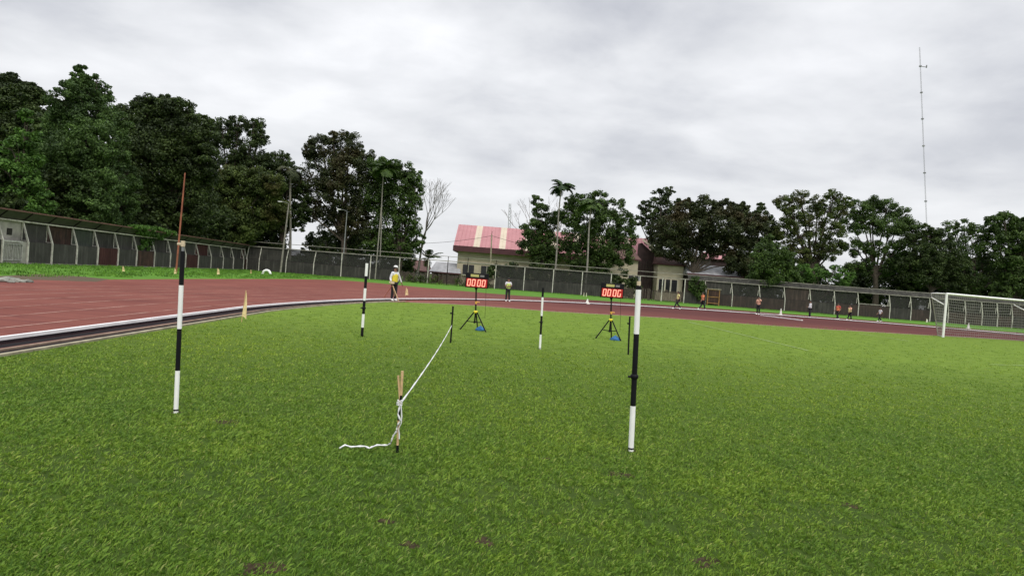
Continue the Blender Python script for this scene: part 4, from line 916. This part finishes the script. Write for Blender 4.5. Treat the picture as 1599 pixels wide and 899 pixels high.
# white half buried tyre
b = G(416,428); rt = thing('half_buried_tyre', 'white painted tyre half buried in the verge near the wall corner', 'tyre', b)
mb = MB(); mb.tube([(math.cos(a)*.42, .05*math.sin(a), math.sin(a)*.42) for a in [PI*k/14 for k in range(15)]], .13, 10); mb.build('tyre', M['white'], rt)
p = G(1413,498.5); mb = MB(); mb.tube([(-.7,0,.03),(-.3,.05,.13),(.2,0,.12),(.8,0,.03)], [.05,.14,.12,.04], 8); tag(mb.build('plastic_sheet', M['white'], None, p), 'crumpled white sheet lying on the verge left of the goal', 'plastic sheet')
for k, (px, py, s) in enumerate([(2,440,.2),(12,439.5,.24),(24,440.5,.2),(34,441,.14),(44,441,.15),(-12,440,.2),(18,441.5,.12)]):
    p = G(px, py); me = bmesh.new(); bmesh.ops.create_icosphere(me, subdivisions=2, radius=s)
    for v_ in me.verts: v_.co *= 1+random.uniform(-.18,.18); v_.co.z *= .55
    m_ = bpy.data.meshes.new('stone'); me.to_mesh(m_); me.free(); m_.materials.append(M['stone']); o = bpy.data.objects.new('rubble_stone', m_); C.objects.link(o); o.location = p+Vector((0,0,s*.2))
    tag(o, ['pale rubble stone nearest the left picture edge','largest pale rubble stone at the far side of the track','middle grey rubble stone of the heap','small rubble stone in the right part of the heap','rightmost pale rubble stone of the heap','rubble stone outside the left picture edge','smallest rubble stone before the largest one'][k], 'stone', 'rubble stones beside the track')
# lying planks inside the kerb
a, b_ = G(1186,492.6), G(1250,500.5); mb = MB(); mb.bar(a+Vector((0,-.25,.05)), b_+Vector((0,-.25,.05)), .13, .06); tag(mb.build('plank', M['kerb']), 'white plank lying just inside the kerb below the raised arm person', 'plank')
# orange framed crate/cart and white frame at the fence
p = Vector((D(1113,462,YF-1).x, YF-1, 0)); rt = thing('food_stall', 'small boxy stall with orange frame against the fence', 'stall', p)
zt = D(1120,453,YF-1).z; mb = MB(); mb.box((0,0,zt*.55), (1.5,.5,zt*.8)); mb.build('body', M['sheet_rust'], rt); mb = MB()
for x in (-.78, .78): mb.bar((x,-.28,0), (x,-.28,zt), .09)
for z in (zt*.15, zt*.55, zt): mb.bar((-.78,-.28,z), (.78,-.28,z), .08)
mb.build('frame', M['flagdull'], rt); mb = MB(); mb.box((0,0,zt+.12), (1.9,.9,.08)); mb.build('roof', M['concrete'], rt)
p = G(1281,489); rt = thing('metal_frame', 'white tubular frame standing beside the fence behind the white shirted person', 'frame', p); mb = MB()
for a_, b__ in (((-.9,0,0),(-.6,0,1.1)),((-.6,0,1.1),(.9,0,1.0)),((.9,0,1.0),(.9,0,0)),((-.7,.5,0),(-.5,.5,1.0)),((.9,.5,0),(.9,.5,1.0)),((-.8,0,.45),(.9,0,.4)),((-.5,.5,1.0),(.9,.5,1.0))): mb.tube([a_, b__], .035, 6)
mb.build('tubes', M['grill'], rt)
# ------------------------------------------------------------------ goal
gb = G(1472.5,526.5); gt = 2.44*.96
gd = (Vector((.952, .306, 0))).normalized(); gk = Vector((-gd.y, gd.x, 0))
topl = D(1478.5, 458.5, gb.y); leanx = (topl.x-gb.x)/topl.z; gz = topl.z
rt = thing('football_goal', 'white football goal with pale net at the right side of the pitch', 'goal', gb)
W = 7.0; TL = Vector((leanx*gz, 0, gz)); TRr = TL+gd*W; BR = gd*W
mb = MB(); mb.tube([(0,0,-.02), TL], .06, 12); mb.build('goal_post', M['white'], rt)
mb = MB(); mb.tube([BR, TRr], .06, 12); mb.build('goal_post', M['white'], rt)
mb = MB(); mb.tube([TL-gd*.05, TRr+gd*.05], .058, 12); mb.build('crossbar', M['white'], rt)
br = []
for base_ in (TL, TRr):
    e1 = base_+gk*.75+Vector((0,0,-.02))-gd*.18; pts = [base_, base_+gk*.5-gd*.12, e1, base_+gk*.72-gd*.16+Vector((0,0,-.28)), base_+gk*.1-gd*.02+Vector((0,0,-.62))]
    mb = MB(); mb.tube(pts, .03, 8); mb.build('net_bracket', M['white'], rt); br.append(e1)
def netsheet(a, b, c, d, nu, nv, sag=.0):
    """a-b top, d-c bottom; threads as thin tubes"""
    mb = MB()
    def P(u, v): p = (a.lerp(b, u)).lerp(d.lerp(c, u), v); return p+Vector((0,0,-sag*math.sin(PI*u)*math.sin(PI*min(1,v+.15))))
    for i in range(nu+1):
        mb.tube([P(i/nu, j/6) for j in range(7)], .006, 4, cap=False)
    for j in range(nv+1):
        mb.tube([P(i/16, j/nv) for i in range(17)], .009, 4, cap=False)
    return mb
A0, A1 = br; B0 = G(1464.5,524)-gb; B1 = B0+gd*W; B0.z = B1.z = .03
mb = netsheet(A0, A1, B1, B0, 40, 15, .12); mb.build('back_net', M['net'], rt)
mb = netsheet(TL+gk*.05, A0, B0, Vector((0,0,.03)), 8, 15); mb.build('side_net', M['net'], rt)
mb = netsheet(TRr+gk*.05, A1, B1, BR+Vector((0,0,.03)), 8, 15); mb.build('side_net', M['net'], rt)
mb = netsheet(TL, TRr, A1, A0, 46, 4, .05); mb.build('top_net', M['net'], rt)
mb = MB(); mb.tube([A0, B0], .03, 8); mb.tube([B0, Vector((0,0,.03))], .02, 6); mb.build('rear_stay', M['grill'], rt)
# ------------------------------------------------------------------ people
def skin_mesh(verts, edges, radii, sub=2):
    me = bpy.data.meshes.new('tmp'); me.from_pydata(verts, edges, []); ob_ = bpy.data.objects.new('tmp', me); C.objects.link(ob_)
    ob_.modifiers.new('s', 'SKIN'); 
    for i, r in enumerate(radii):
        sv_ = me.skin_vertices[0].data[i]; sv_.radius = r if isinstance(r, tuple) else (r, r); sv_.use_root = (i == 0)
    ss = ob_.modifiers.new('u', 'SUBSURF'); ss.levels = sub; ss.render_levels = sub
    dg = bpy.context.evaluated_depsgraph_get(); dg.update(); out = bpy.data.meshes.new_from_object(ob_.evaluated_get(dg))
    bpy.data.objects.remove(ob_); bpy.data.meshes.remove(me)
    for p_ in out.polygons: p_.use_smooth = True
    return out
def person(label, loc, height, face, J, top, vest=None, sleeves='short', cap=None, longhair=False, lanyard=False):
    """J: joint overrides in a body frame: x right, y forward (facing +y), z up; unit height 1.7"""
    k = height/1.7
    j = dict(pelvis=(0,0,.93), waist=(0,0,1.08), chest=(0,0,1.28), neck=(0,0,1.42), head0=(0,.01,1.50), head1=(0,.015,1.61),
             shl=(-.17,0,1.37), shr=(.17,0,1.37), ell=(-.22,-.02,1.10), elr=(.22,-.02,1.10), wrl=(-.24,.06,.87), wrr=(.24,.06,.87),
             hal=(-.24,.08,.80), har=(.24,.08,.80), hil=(-.09,0,.88), hir=(.09,0,.88), knl=(-.10,.02,.48), knr=(.10,.02,.48), anl=(-.10,-.02,.08), anr=(.10,-.02,.08),
             tol=(-.12,.12,.03), tor=(.12,.12,.03))
    j.update(J); names = list(j); V = [tuple(c*k for c in j[n]) for n in names]; ix = {n: i for i, n in enumerate(names)}
    E = [('pelvis','waist'),('waist','chest'),('chest','neck'),('neck','head0'),('head0','head1'),('chest','shl'),('chest','shr'),('shl','ell'),('shr','elr'),('ell','wrl'),('elr','wrr'),('wrl','hal'),('wrr','har'),
         ('pelvis','hil'),('pelvis','hir'),('hil','knl'),('hir','knr'),('knl','anl'),('knr','anr'),('anl','tol'),('anr','tor')]
    Rr = dict(pelvis=(.14,.10), waist=(.125,.09), chest=(.15,.105), neck=.05, head0=.075, head1=.088, shl=.058, shr=.058, ell=.042, elr=.042, wrl=.028, wrr=.028, hal=.034, har=.034, hil=.085, hir=.085, knl=.056, knr=.056, anl=.038, anr=.038, tol=.035, tor=.035)
    rad = [tuple(x*k for x in Rr[n]) if isinstance(Rr[n], tuple) else Rr[n]*k for n in names]
    rt = thing('person', label, 'person', loc, face); 
    body = skin_mesh(V, [(ix[a], ix[b]) for a, b in E], rad)
    bm = bmesh.new(); bm.from_mesh(body)
    def blob(c, r, sc=(1,1,1)):
        geo = bmesh.ops.create_uvsphere(bm, u_segments=8, v_segments=6, radius=r*k)
        for v_ in geo['verts']: v_.co = Vector((v_.co.x*sc[0], v_.co.y*sc[1], v_.co.z*sc[2]))+Vector(c)*k
    hd = Vector(j['head1']); blob(hd+Vector((0,.095,-.03)), .02, (.8,1,1.3)); blob(hd+Vector((-.088,0,-.03)), .022, (.5,1,1.3)); blob(hd+Vector((.088,0,-.03)), .022, (.5,1,1.3))
    blob(hd+Vector((0,.082,-.075)), .022, (1.3,.4,.35))
    for s, ha, wr in ((-1,'hal','wrl'),(1,'har','wrr')):   # fingers and thumb
        h = Vector(j[ha]); d = (h-Vector(j[wr])).normalized(); sd = d.cross(Vector((1,0,0))); sd = sd.normalized() if sd.length > .1 else Vector((0,1,0)); nn = d.cross(sd)
        for q in range(4):
            o_ = h+sd*(.027-.018*q)+d*.02; ln = (.070,.078,.072,.056)[q]; p1 = o_+d*ln*.55; p2 = p1+(d*.8+nn*.5*-s).normalized()*ln*.5
            for (u, w_, r_) in ((o_, p1, .0085), (p1, p2, .0075)):
                g = bmesh.ops.create_cone(bm, segments=6, radius1=r_*k, radius2=r_*.85*k, depth=(w_-u).length*k, cap_ends=True)
                qt = (w_-u).to_track_quat('Z', 'Y'); m4 = Matrix.Translation((u+w_)/2*k) @ qt.to_matrix().to_4x4(); bmesh.ops.transform(bm, matrix=m4, verts=g['verts'])
        u = h+sd*.03-d*.02; w_ = u+(sd*.8+d*.7).normalized()*.055
        g = bmesh.ops.create_cone(bm, segments=6, radius1=.010*k, radius2=.008*k, depth=.055*k, cap_ends=True); m4 = Matrix.Translation((u+w_)/2*k) @ (w_-u).to_track_quat('Z', 'Y').to_matrix().to_4x4(); bmesh.ops.transform(bm, matrix=m4, verts=g['verts'])
    bm.to_mesh(body); bm.free(); body.materials.append(M['skin'])
    for p_ in body.polygons: p_.use_smooth = True
    o = bpy.data.objects.new('body', body); C.objects.link(o); o.parent = rt
    def cloth(nm, jn, ed, rr, mat, extra=None):
        jj = dict(j); jj.update(extra or {}); vs = [tuple(c*k for c in jj[n]) for n in jn]; ii = {n: i for i, n in enumerate(jn)}
        me = skin_mesh(vs, [(ii[a], ii[b]) for a, b in ed], [tuple(x*k for x in r) if isinstance(r, tuple) else r*k for r in rr]); me.materials.append(mat); o = bpy.data.objects.new(nm, me); C.objects.link(o); o.parent = rt; return o
    hem = dict(hem=tuple(Vector(j['pelvis'])+Vector((0,0,-.03))), nk=tuple(Vector(j['neck'])-Vector((0,0,.03))))
    if sleeves == 'long': jn = ['waist','chest','nk','hem','shl','shr','ell','elr','wl','wr']; hem['wl'] = tuple(Vector(j['ell']).lerp(Vector(j['wrl']), .92)); hem['wr'] = tuple(Vector(j['elr']).lerp(Vector(j['wrr']), .92)); ex = [('ell','wl'),('elr','wr')]; er = [.058,.058,.045,.045]
    else: jn = ['waist','chest','nk','hem','shl','shr','ell','elr']; hem['ell'] = tuple(Vector(j['shl']).lerp(Vector(j['ell']), .75)); hem['elr'] = tuple(Vector(j['shr']).lerp(Vector(j['elr']), .75)); ex = []; er = [.062,.062]
    cloth('shirt', jn, [('waist','chest'),('chest','nk'),('waist','hem'),('chest','shl'),('chest','shr'),('shl','ell'),('shr','elr')]+ex, [(.158,.12),(.172,.128),.07,(.17,.13),.075,.075]+er, M[top], hem)
    if vest: cloth('vest', ['waist','chest','nk','hem'], [('waist','chest'),('chest','nk'),('waist','hem')], [(.176,.138),(.195,.146),(.10,.085),(.185,.145)], M[vest], {**hem, 'nk': tuple(Vector(j['neck'])-Vector((0,0,.06)))})
    cloth('trousers', ['pelvis','hil','hir','knl','knr','anl','anr'], [('pelvis','hil'),('pelvis','hir'),('hil','knl'),('hir','knr'),('knl','anl'),('knr','anr')], [(.155,.115),.105,.105,.078,.078,.058,.058], M['trouser'])
    for a_, t_ in (('anl','tol'),('anr','tor')):
        A_, T_ = Vector(j[a_]), Vector(j[t_]); mb = MB(); hl = A_-(T_-A_)*.35; mb.tube([hl*k, A_.lerp(T_, .4)*k-Vector((0,0,.01)), (T_+(T_-A_)*.25)*k], [.045*k,.052*k,.034*k], 8); mb.build('shoe', M['white'] , rt)
    # hair / cap
    bm = bmesh.new(); bmesh.ops.create_uvsphere(bm, u_segments=14, v_segments=10, radius=.108*k)
    bmesh.ops.delete(bm, geom=[v_ for v_ in bm.verts if (v_.co.z < -.035*k and v_.co.y > -.02*k) or (v_.co.y > .055*k and v_.co.z < .035*k) or v_.co.z < -.085*k], context='VERTS')
    for v_ in bm.verts: v_.co += (hd+Vector((0,-.012,.0)))*k
    me = bpy.data.meshes.new('hair'); bm.to_mesh(me); bm.free(); me.materials.append(M['hair']); o = bpy.data.objects.new('hair', me); C.objects.link(o); o.parent = rt
    sm = o.modifiers.new('thick', 'SOLIDIFY'); sm.thickness = .012
    if longhair:
        mb = MB(); mb.tube([(hd+Vector((0,-.07,0)))*k, (hd+Vector((0,-.10,-.15)))*k, (hd+Vector((0,-.10,-.28)))*k], [.08*k,.075*k,.03*k], 8); mb.build('ponytail', M['hair'], rt)
    if cap:
        bm = bmesh.new(); bmesh.ops.create_uvsphere(bm, u_segments=14, v_segments=8, radius=.122*k)
        bmesh.ops.delete(bm, geom=[v_ for v_ in bm.verts if v_.co.z < .01*k], context='VERTS')
        r_ = bmesh.ops.create_circle(bm, cap_ends=True, segments=12, radius=.09*k)
        for v_ in r_['verts']: v_.co += Vector((0,.11*k,.015*k))
        for v_ in bm.verts: v_.co += (hd+Vector((0,0,.02)))*k
        me = bpy.data.meshes.new('cap'); bm.to_mesh(me); bm.free(); me.materials.append(M[cap]); o = bpy.data.objects.new('cap', me); C.objects.link(o); o.parent = rt
        sm = o.modifiers.new('thick', 'SOLIDIFY'); sm.thickness = .01
    return rt
# eyes are part of the head tone at this distance
def stride(a, sgn=1, arms=.15):
    return dict(knl=(-.09,.16*sgn*a,.50), anl=(-.09,.30*sgn*a,.09), tol=(-.10,.30*sgn*a+.14,.05), knr=(.09,-.02*sgn,.48), anr=(.09,-.34*sgn*a,.13), tor=(.10,-.34*sgn*a+.13,.04),
                ell=(-.22,-.10*sgn,1.12), wrl=(-.22,-.10*sgn+arms,.92), hal=(-.21,-.10*sgn+arms*1.3,.86), elr=(.22,.06*sgn,1.10), wrr=(.21,.22*sgn,.94), har=(.20,.27*sgn,.89))
LEFT = PI/2     # facing -x
def at(px, py): return G(px, py)
person('person in yellow vest over white long sleeves, white cap, black trousers, beside the camera tripod', at(614,469.5), 1.62, PI+.9, dict(elr=(.24,-.04,1.10), wrr=(.30,.10,.93), har=(.31,.13,.87), ell=(-.30,.02,1.12), wrl=(-.40,.06,.90), hal=(-.42,.08,.84)), 'shirt_white', 'vest_yellow', 'long', 'white', True)
person('person in lime yellow vest and dark trousers standing on the track by the left timer', at(792,470.5), 1.50, PI+.3, dict(ell=(-.24,.03,1.12), wrl=(-.06,.17,1.12), hal=(0,.18,1.13), elr=(.24,.03,1.12), wrr=(.10,.18,1.06), har=(.03,.19,1.07), anl=(-.13,.05,.08), tol=(-.14,.18,.03)), 'shirt_white', 'vest_lime', 'short')
person('person in pale yellow shirt striding left, nearest the near right pole', at(1057.5,482.5), 1.50, LEFT, stride(1.15), 'shirt_paleyellow', None, 'short')
person('person in bright orange shirt striding left, second walker from left', at(1096,484.3), 1.60, LEFT+.25, stride(.9, -1), 'shirt_orange', None, 'short')
person('person in peach vest with one hand raised to the face', at(1183.5,491), 1.58, LEFT+.7, dict(ell=(-.24,.12,1.24), wrl=(-.12,.24,1.45), hal=(-.08,.24,1.52), elr=(.22,.05,1.12), wrr=(.15,.20,1.05), har=(.10,.22,1.06)), 'shirt_peach', None, 'short')
person('person in white shirt and black trousers standing by the white tubular frame', at(1264,496), 1.60, LEFT-.2, dict(ell=(-.2,.08,1.1), wrl=(-.16,.25,1.05), hal=(-.14,.3,1.06)), 'shirt_white', None, 'long')
person('person in red shirt and white shoes walking left, first of a close pair', at(1307.5,499.3), 1.55, LEFT+.3, stride(.7), 'shirt_red', 'shirt_orange', 'short')
person('person in pale peach top walking left behind the red shirted one', at(1326,500.5), 1.45, LEFT+.2, stride(.55, -1), 'shirt_peach', 'shirt_paleyellow', 'short')
person('rightmost walker in white top and dark trousers near the goal', at(1373.5,502), 1.42, LEFT, stride(.8), 'shirt_white', None, 'short')
# camera tripod of the yellow vested person
b = at(609,469.6); rt = thing('camera_tripod', 'low reddish tripod with pale camera in front of the yellow vested person', 'tripod', b)
hb = Vector((.06,0,.78)); mb = MB(); mb.box(hb+Vector((0,0,.07)), (.16,.14,.11)); mb.tube([hb+Vector((0,0,.07)), hb+Vector((-.16,-.02,.07))], .035, 10); bevel(mb.build('camera_body', M['cream'], rt), .01)
mb = MB(); mb.tube([hb-Vector((0,0,.12)), hb], .025, 8); mb.build('centre_post', M['black'], rt)
for a_ in (2.9, -.5, 1.3): mb = MB(); mb.tube([hb-Vector((0,0,.03)), Vector((.06+math.cos(a_)*.45, math.sin(a_)*.45, .01))], .018, 6); mb.build('leg', M['rustpole' if a_ > 2 else 'wood'], rt)
# ------------------------------------------------------------------ sky and light
w = bpy.data.worlds.new('World'); S.world = w; w.use_nodes = True; nt = w.node_tree
for n in list(nt.nodes): nt.nodes.remove(n)
out = nt.nodes.new('ShaderNodeOutputWorld')
SUN_EL, SUN_AZ = 50, 168
sky = nt.nodes.new('ShaderNodeTexSky'); sky.sky_type = 'NISHITA'; sky.sun_disc = False
sky.sun_elevation = math.radians(SUN_EL); sky.sun_rotation = math.radians(SUN_AZ); sky.air_density = 1; sky.dust_density = 3
bg1 = nt.nodes.new('ShaderNodeBackground'); bg1.inputs[1].default_value = .09; nt.links.new(sky.outputs[0], bg1.inputs[0])
tc = nt.nodes.new('ShaderNodeTexCoord'); sx = nt.nodes.new('ShaderNodeSeparateXYZ'); nt.links.new(tc.outputs['Generated'], sx.inputs[0])
def mth(op, a, b=None, c=None):
    n = nt.nodes.new('ShaderNodeMath'); n.operation = op
    for i, v_ in enumerate((a, b, c)):
        if v_ is None: continue
        if hasattr(v_, 'is_linked'): nt.links.new(v_, n.inputs[i])
        else: n.inputs[i].default_value = v_
    return n.outputs[0]
zc = mth('ADD', mth('MAXIMUM', sx.outputs['Z'], 0.0), .22)
cx_ = mth('DIVIDE', sx.outputs['X'], zc); cy_ = mth('DIVIDE', sx.outputs['Y'], zc)
cb = nt.nodes.new('ShaderNodeCombineXYZ'); nt.links.new(cx_, cb.inputs[0]); nt.links.new(cy_, cb.inputs[1])
def wn(scale, detail, rough, off):
    mp = nt.nodes.new('ShaderNodeMapping'); mp.inputs['Location'].default_value = off; mp.inputs['Rotation'].default_value = (0,0,-.25); mp.inputs['Scale'].default_value = (1,1.25,1)
    nt.links.new(cb.outputs[0], mp.inputs[0]); n = nt.nodes.new('ShaderNodeTexNoise'); n.inputs['Scale'].default_value = scale; n.inputs['Detail'].default_value = detail; n.inputs['Roughness'].default_value = rough; n.inputs['Distortion'].default_value = .25
    nt.links.new(mp.outputs[0], n.inputs['Vector']); return n.outputs['Fac']
n1 = wn(1.1, 7, .52, (3.1, 1.7, 0)); n2 = wn(3.2, 6, .5, (8.2, .4, 0))
mixn = mth('ADD', mth('MULTIPLY', n1, .72), mth('MULTIPLY', n2, .28))
cr = nt.nodes.new('ShaderNodeValToRGB'); nt.links.new(mixn, cr.inputs[0]); e = cr.color_ramp.elements
e[0].position = .36; e[0].color = (.57,.59,.65,1); e[1].position = .64; e[1].color = (1.06,1.07,1.10,1)
x_ = e.new(.50); x_.color = (.84,.855,.89,1)
# brighter haze near the horizon
hz = nt.nodes.new('ShaderNodeMapRange'); hz.inputs[1].default_value = .0; hz.inputs[2].default_value = .32; hz.inputs[3].default_value = .85; hz.inputs[4].default_value = 0; nt.links.new(sx.outputs['Z'], hz.inputs[0])
mx = nt.nodes.new('ShaderNodeMix'); mx.data_type = 'RGBA'; nt.links.new(hz.outputs[0], mx.inputs[0]); nt.links.new(cr.outputs[0], mx.inputs[6]); mx.inputs[7].default_value = (.90,.91,.925,1)
bg2 = nt.nodes.new('ShaderNodeBackground'); zb = nt.nodes.new('ShaderNodeMapRange'); zb.inputs[1].default_value = .46; zb.inputs[2].default_value = .95; zb.inputs[3].default_value = 1.0; zb.inputs[4].default_value = 2.3; nt.links.new(sx.outputs['Z'], zb.inputs[0]); nt.links.new(zb.outputs[0], bg2.inputs[1]); nt.links.new(mx.outputs[2], bg2.inputs[0])
ms = nt.nodes.new('ShaderNodeMixShader'); ms.inputs[0].default_value = .93; nt.links.new(bg1.outputs[0], ms.inputs[1]); nt.links.new(bg2.outputs[0], ms.inputs[2]); nt.links.new(ms.outputs[0], out.inputs[0])
sl = bpy.data.lights.new('sun', 'SUN'); sl.energy = 1.5; sl.angle = math.radians(18); sl.color = (1,.96,.90); so = bpy.data.objects.new('sun', sl); C.objects.link(so)
az = math.radians(SUN_AZ); el = math.radians(SUN_EL); dv = Vector((math.sin(az)*math.cos(el), math.cos(az)*math.cos(el), math.sin(el))); so.rotation_euler = dv.to_track_quat('Z', 'Y').to_euler()
S.view_settings.view_transform = 'Standard'; S.view_settings.look = 'None'; S.view_settings.exposure = 0; S.view_settings.gamma = 1
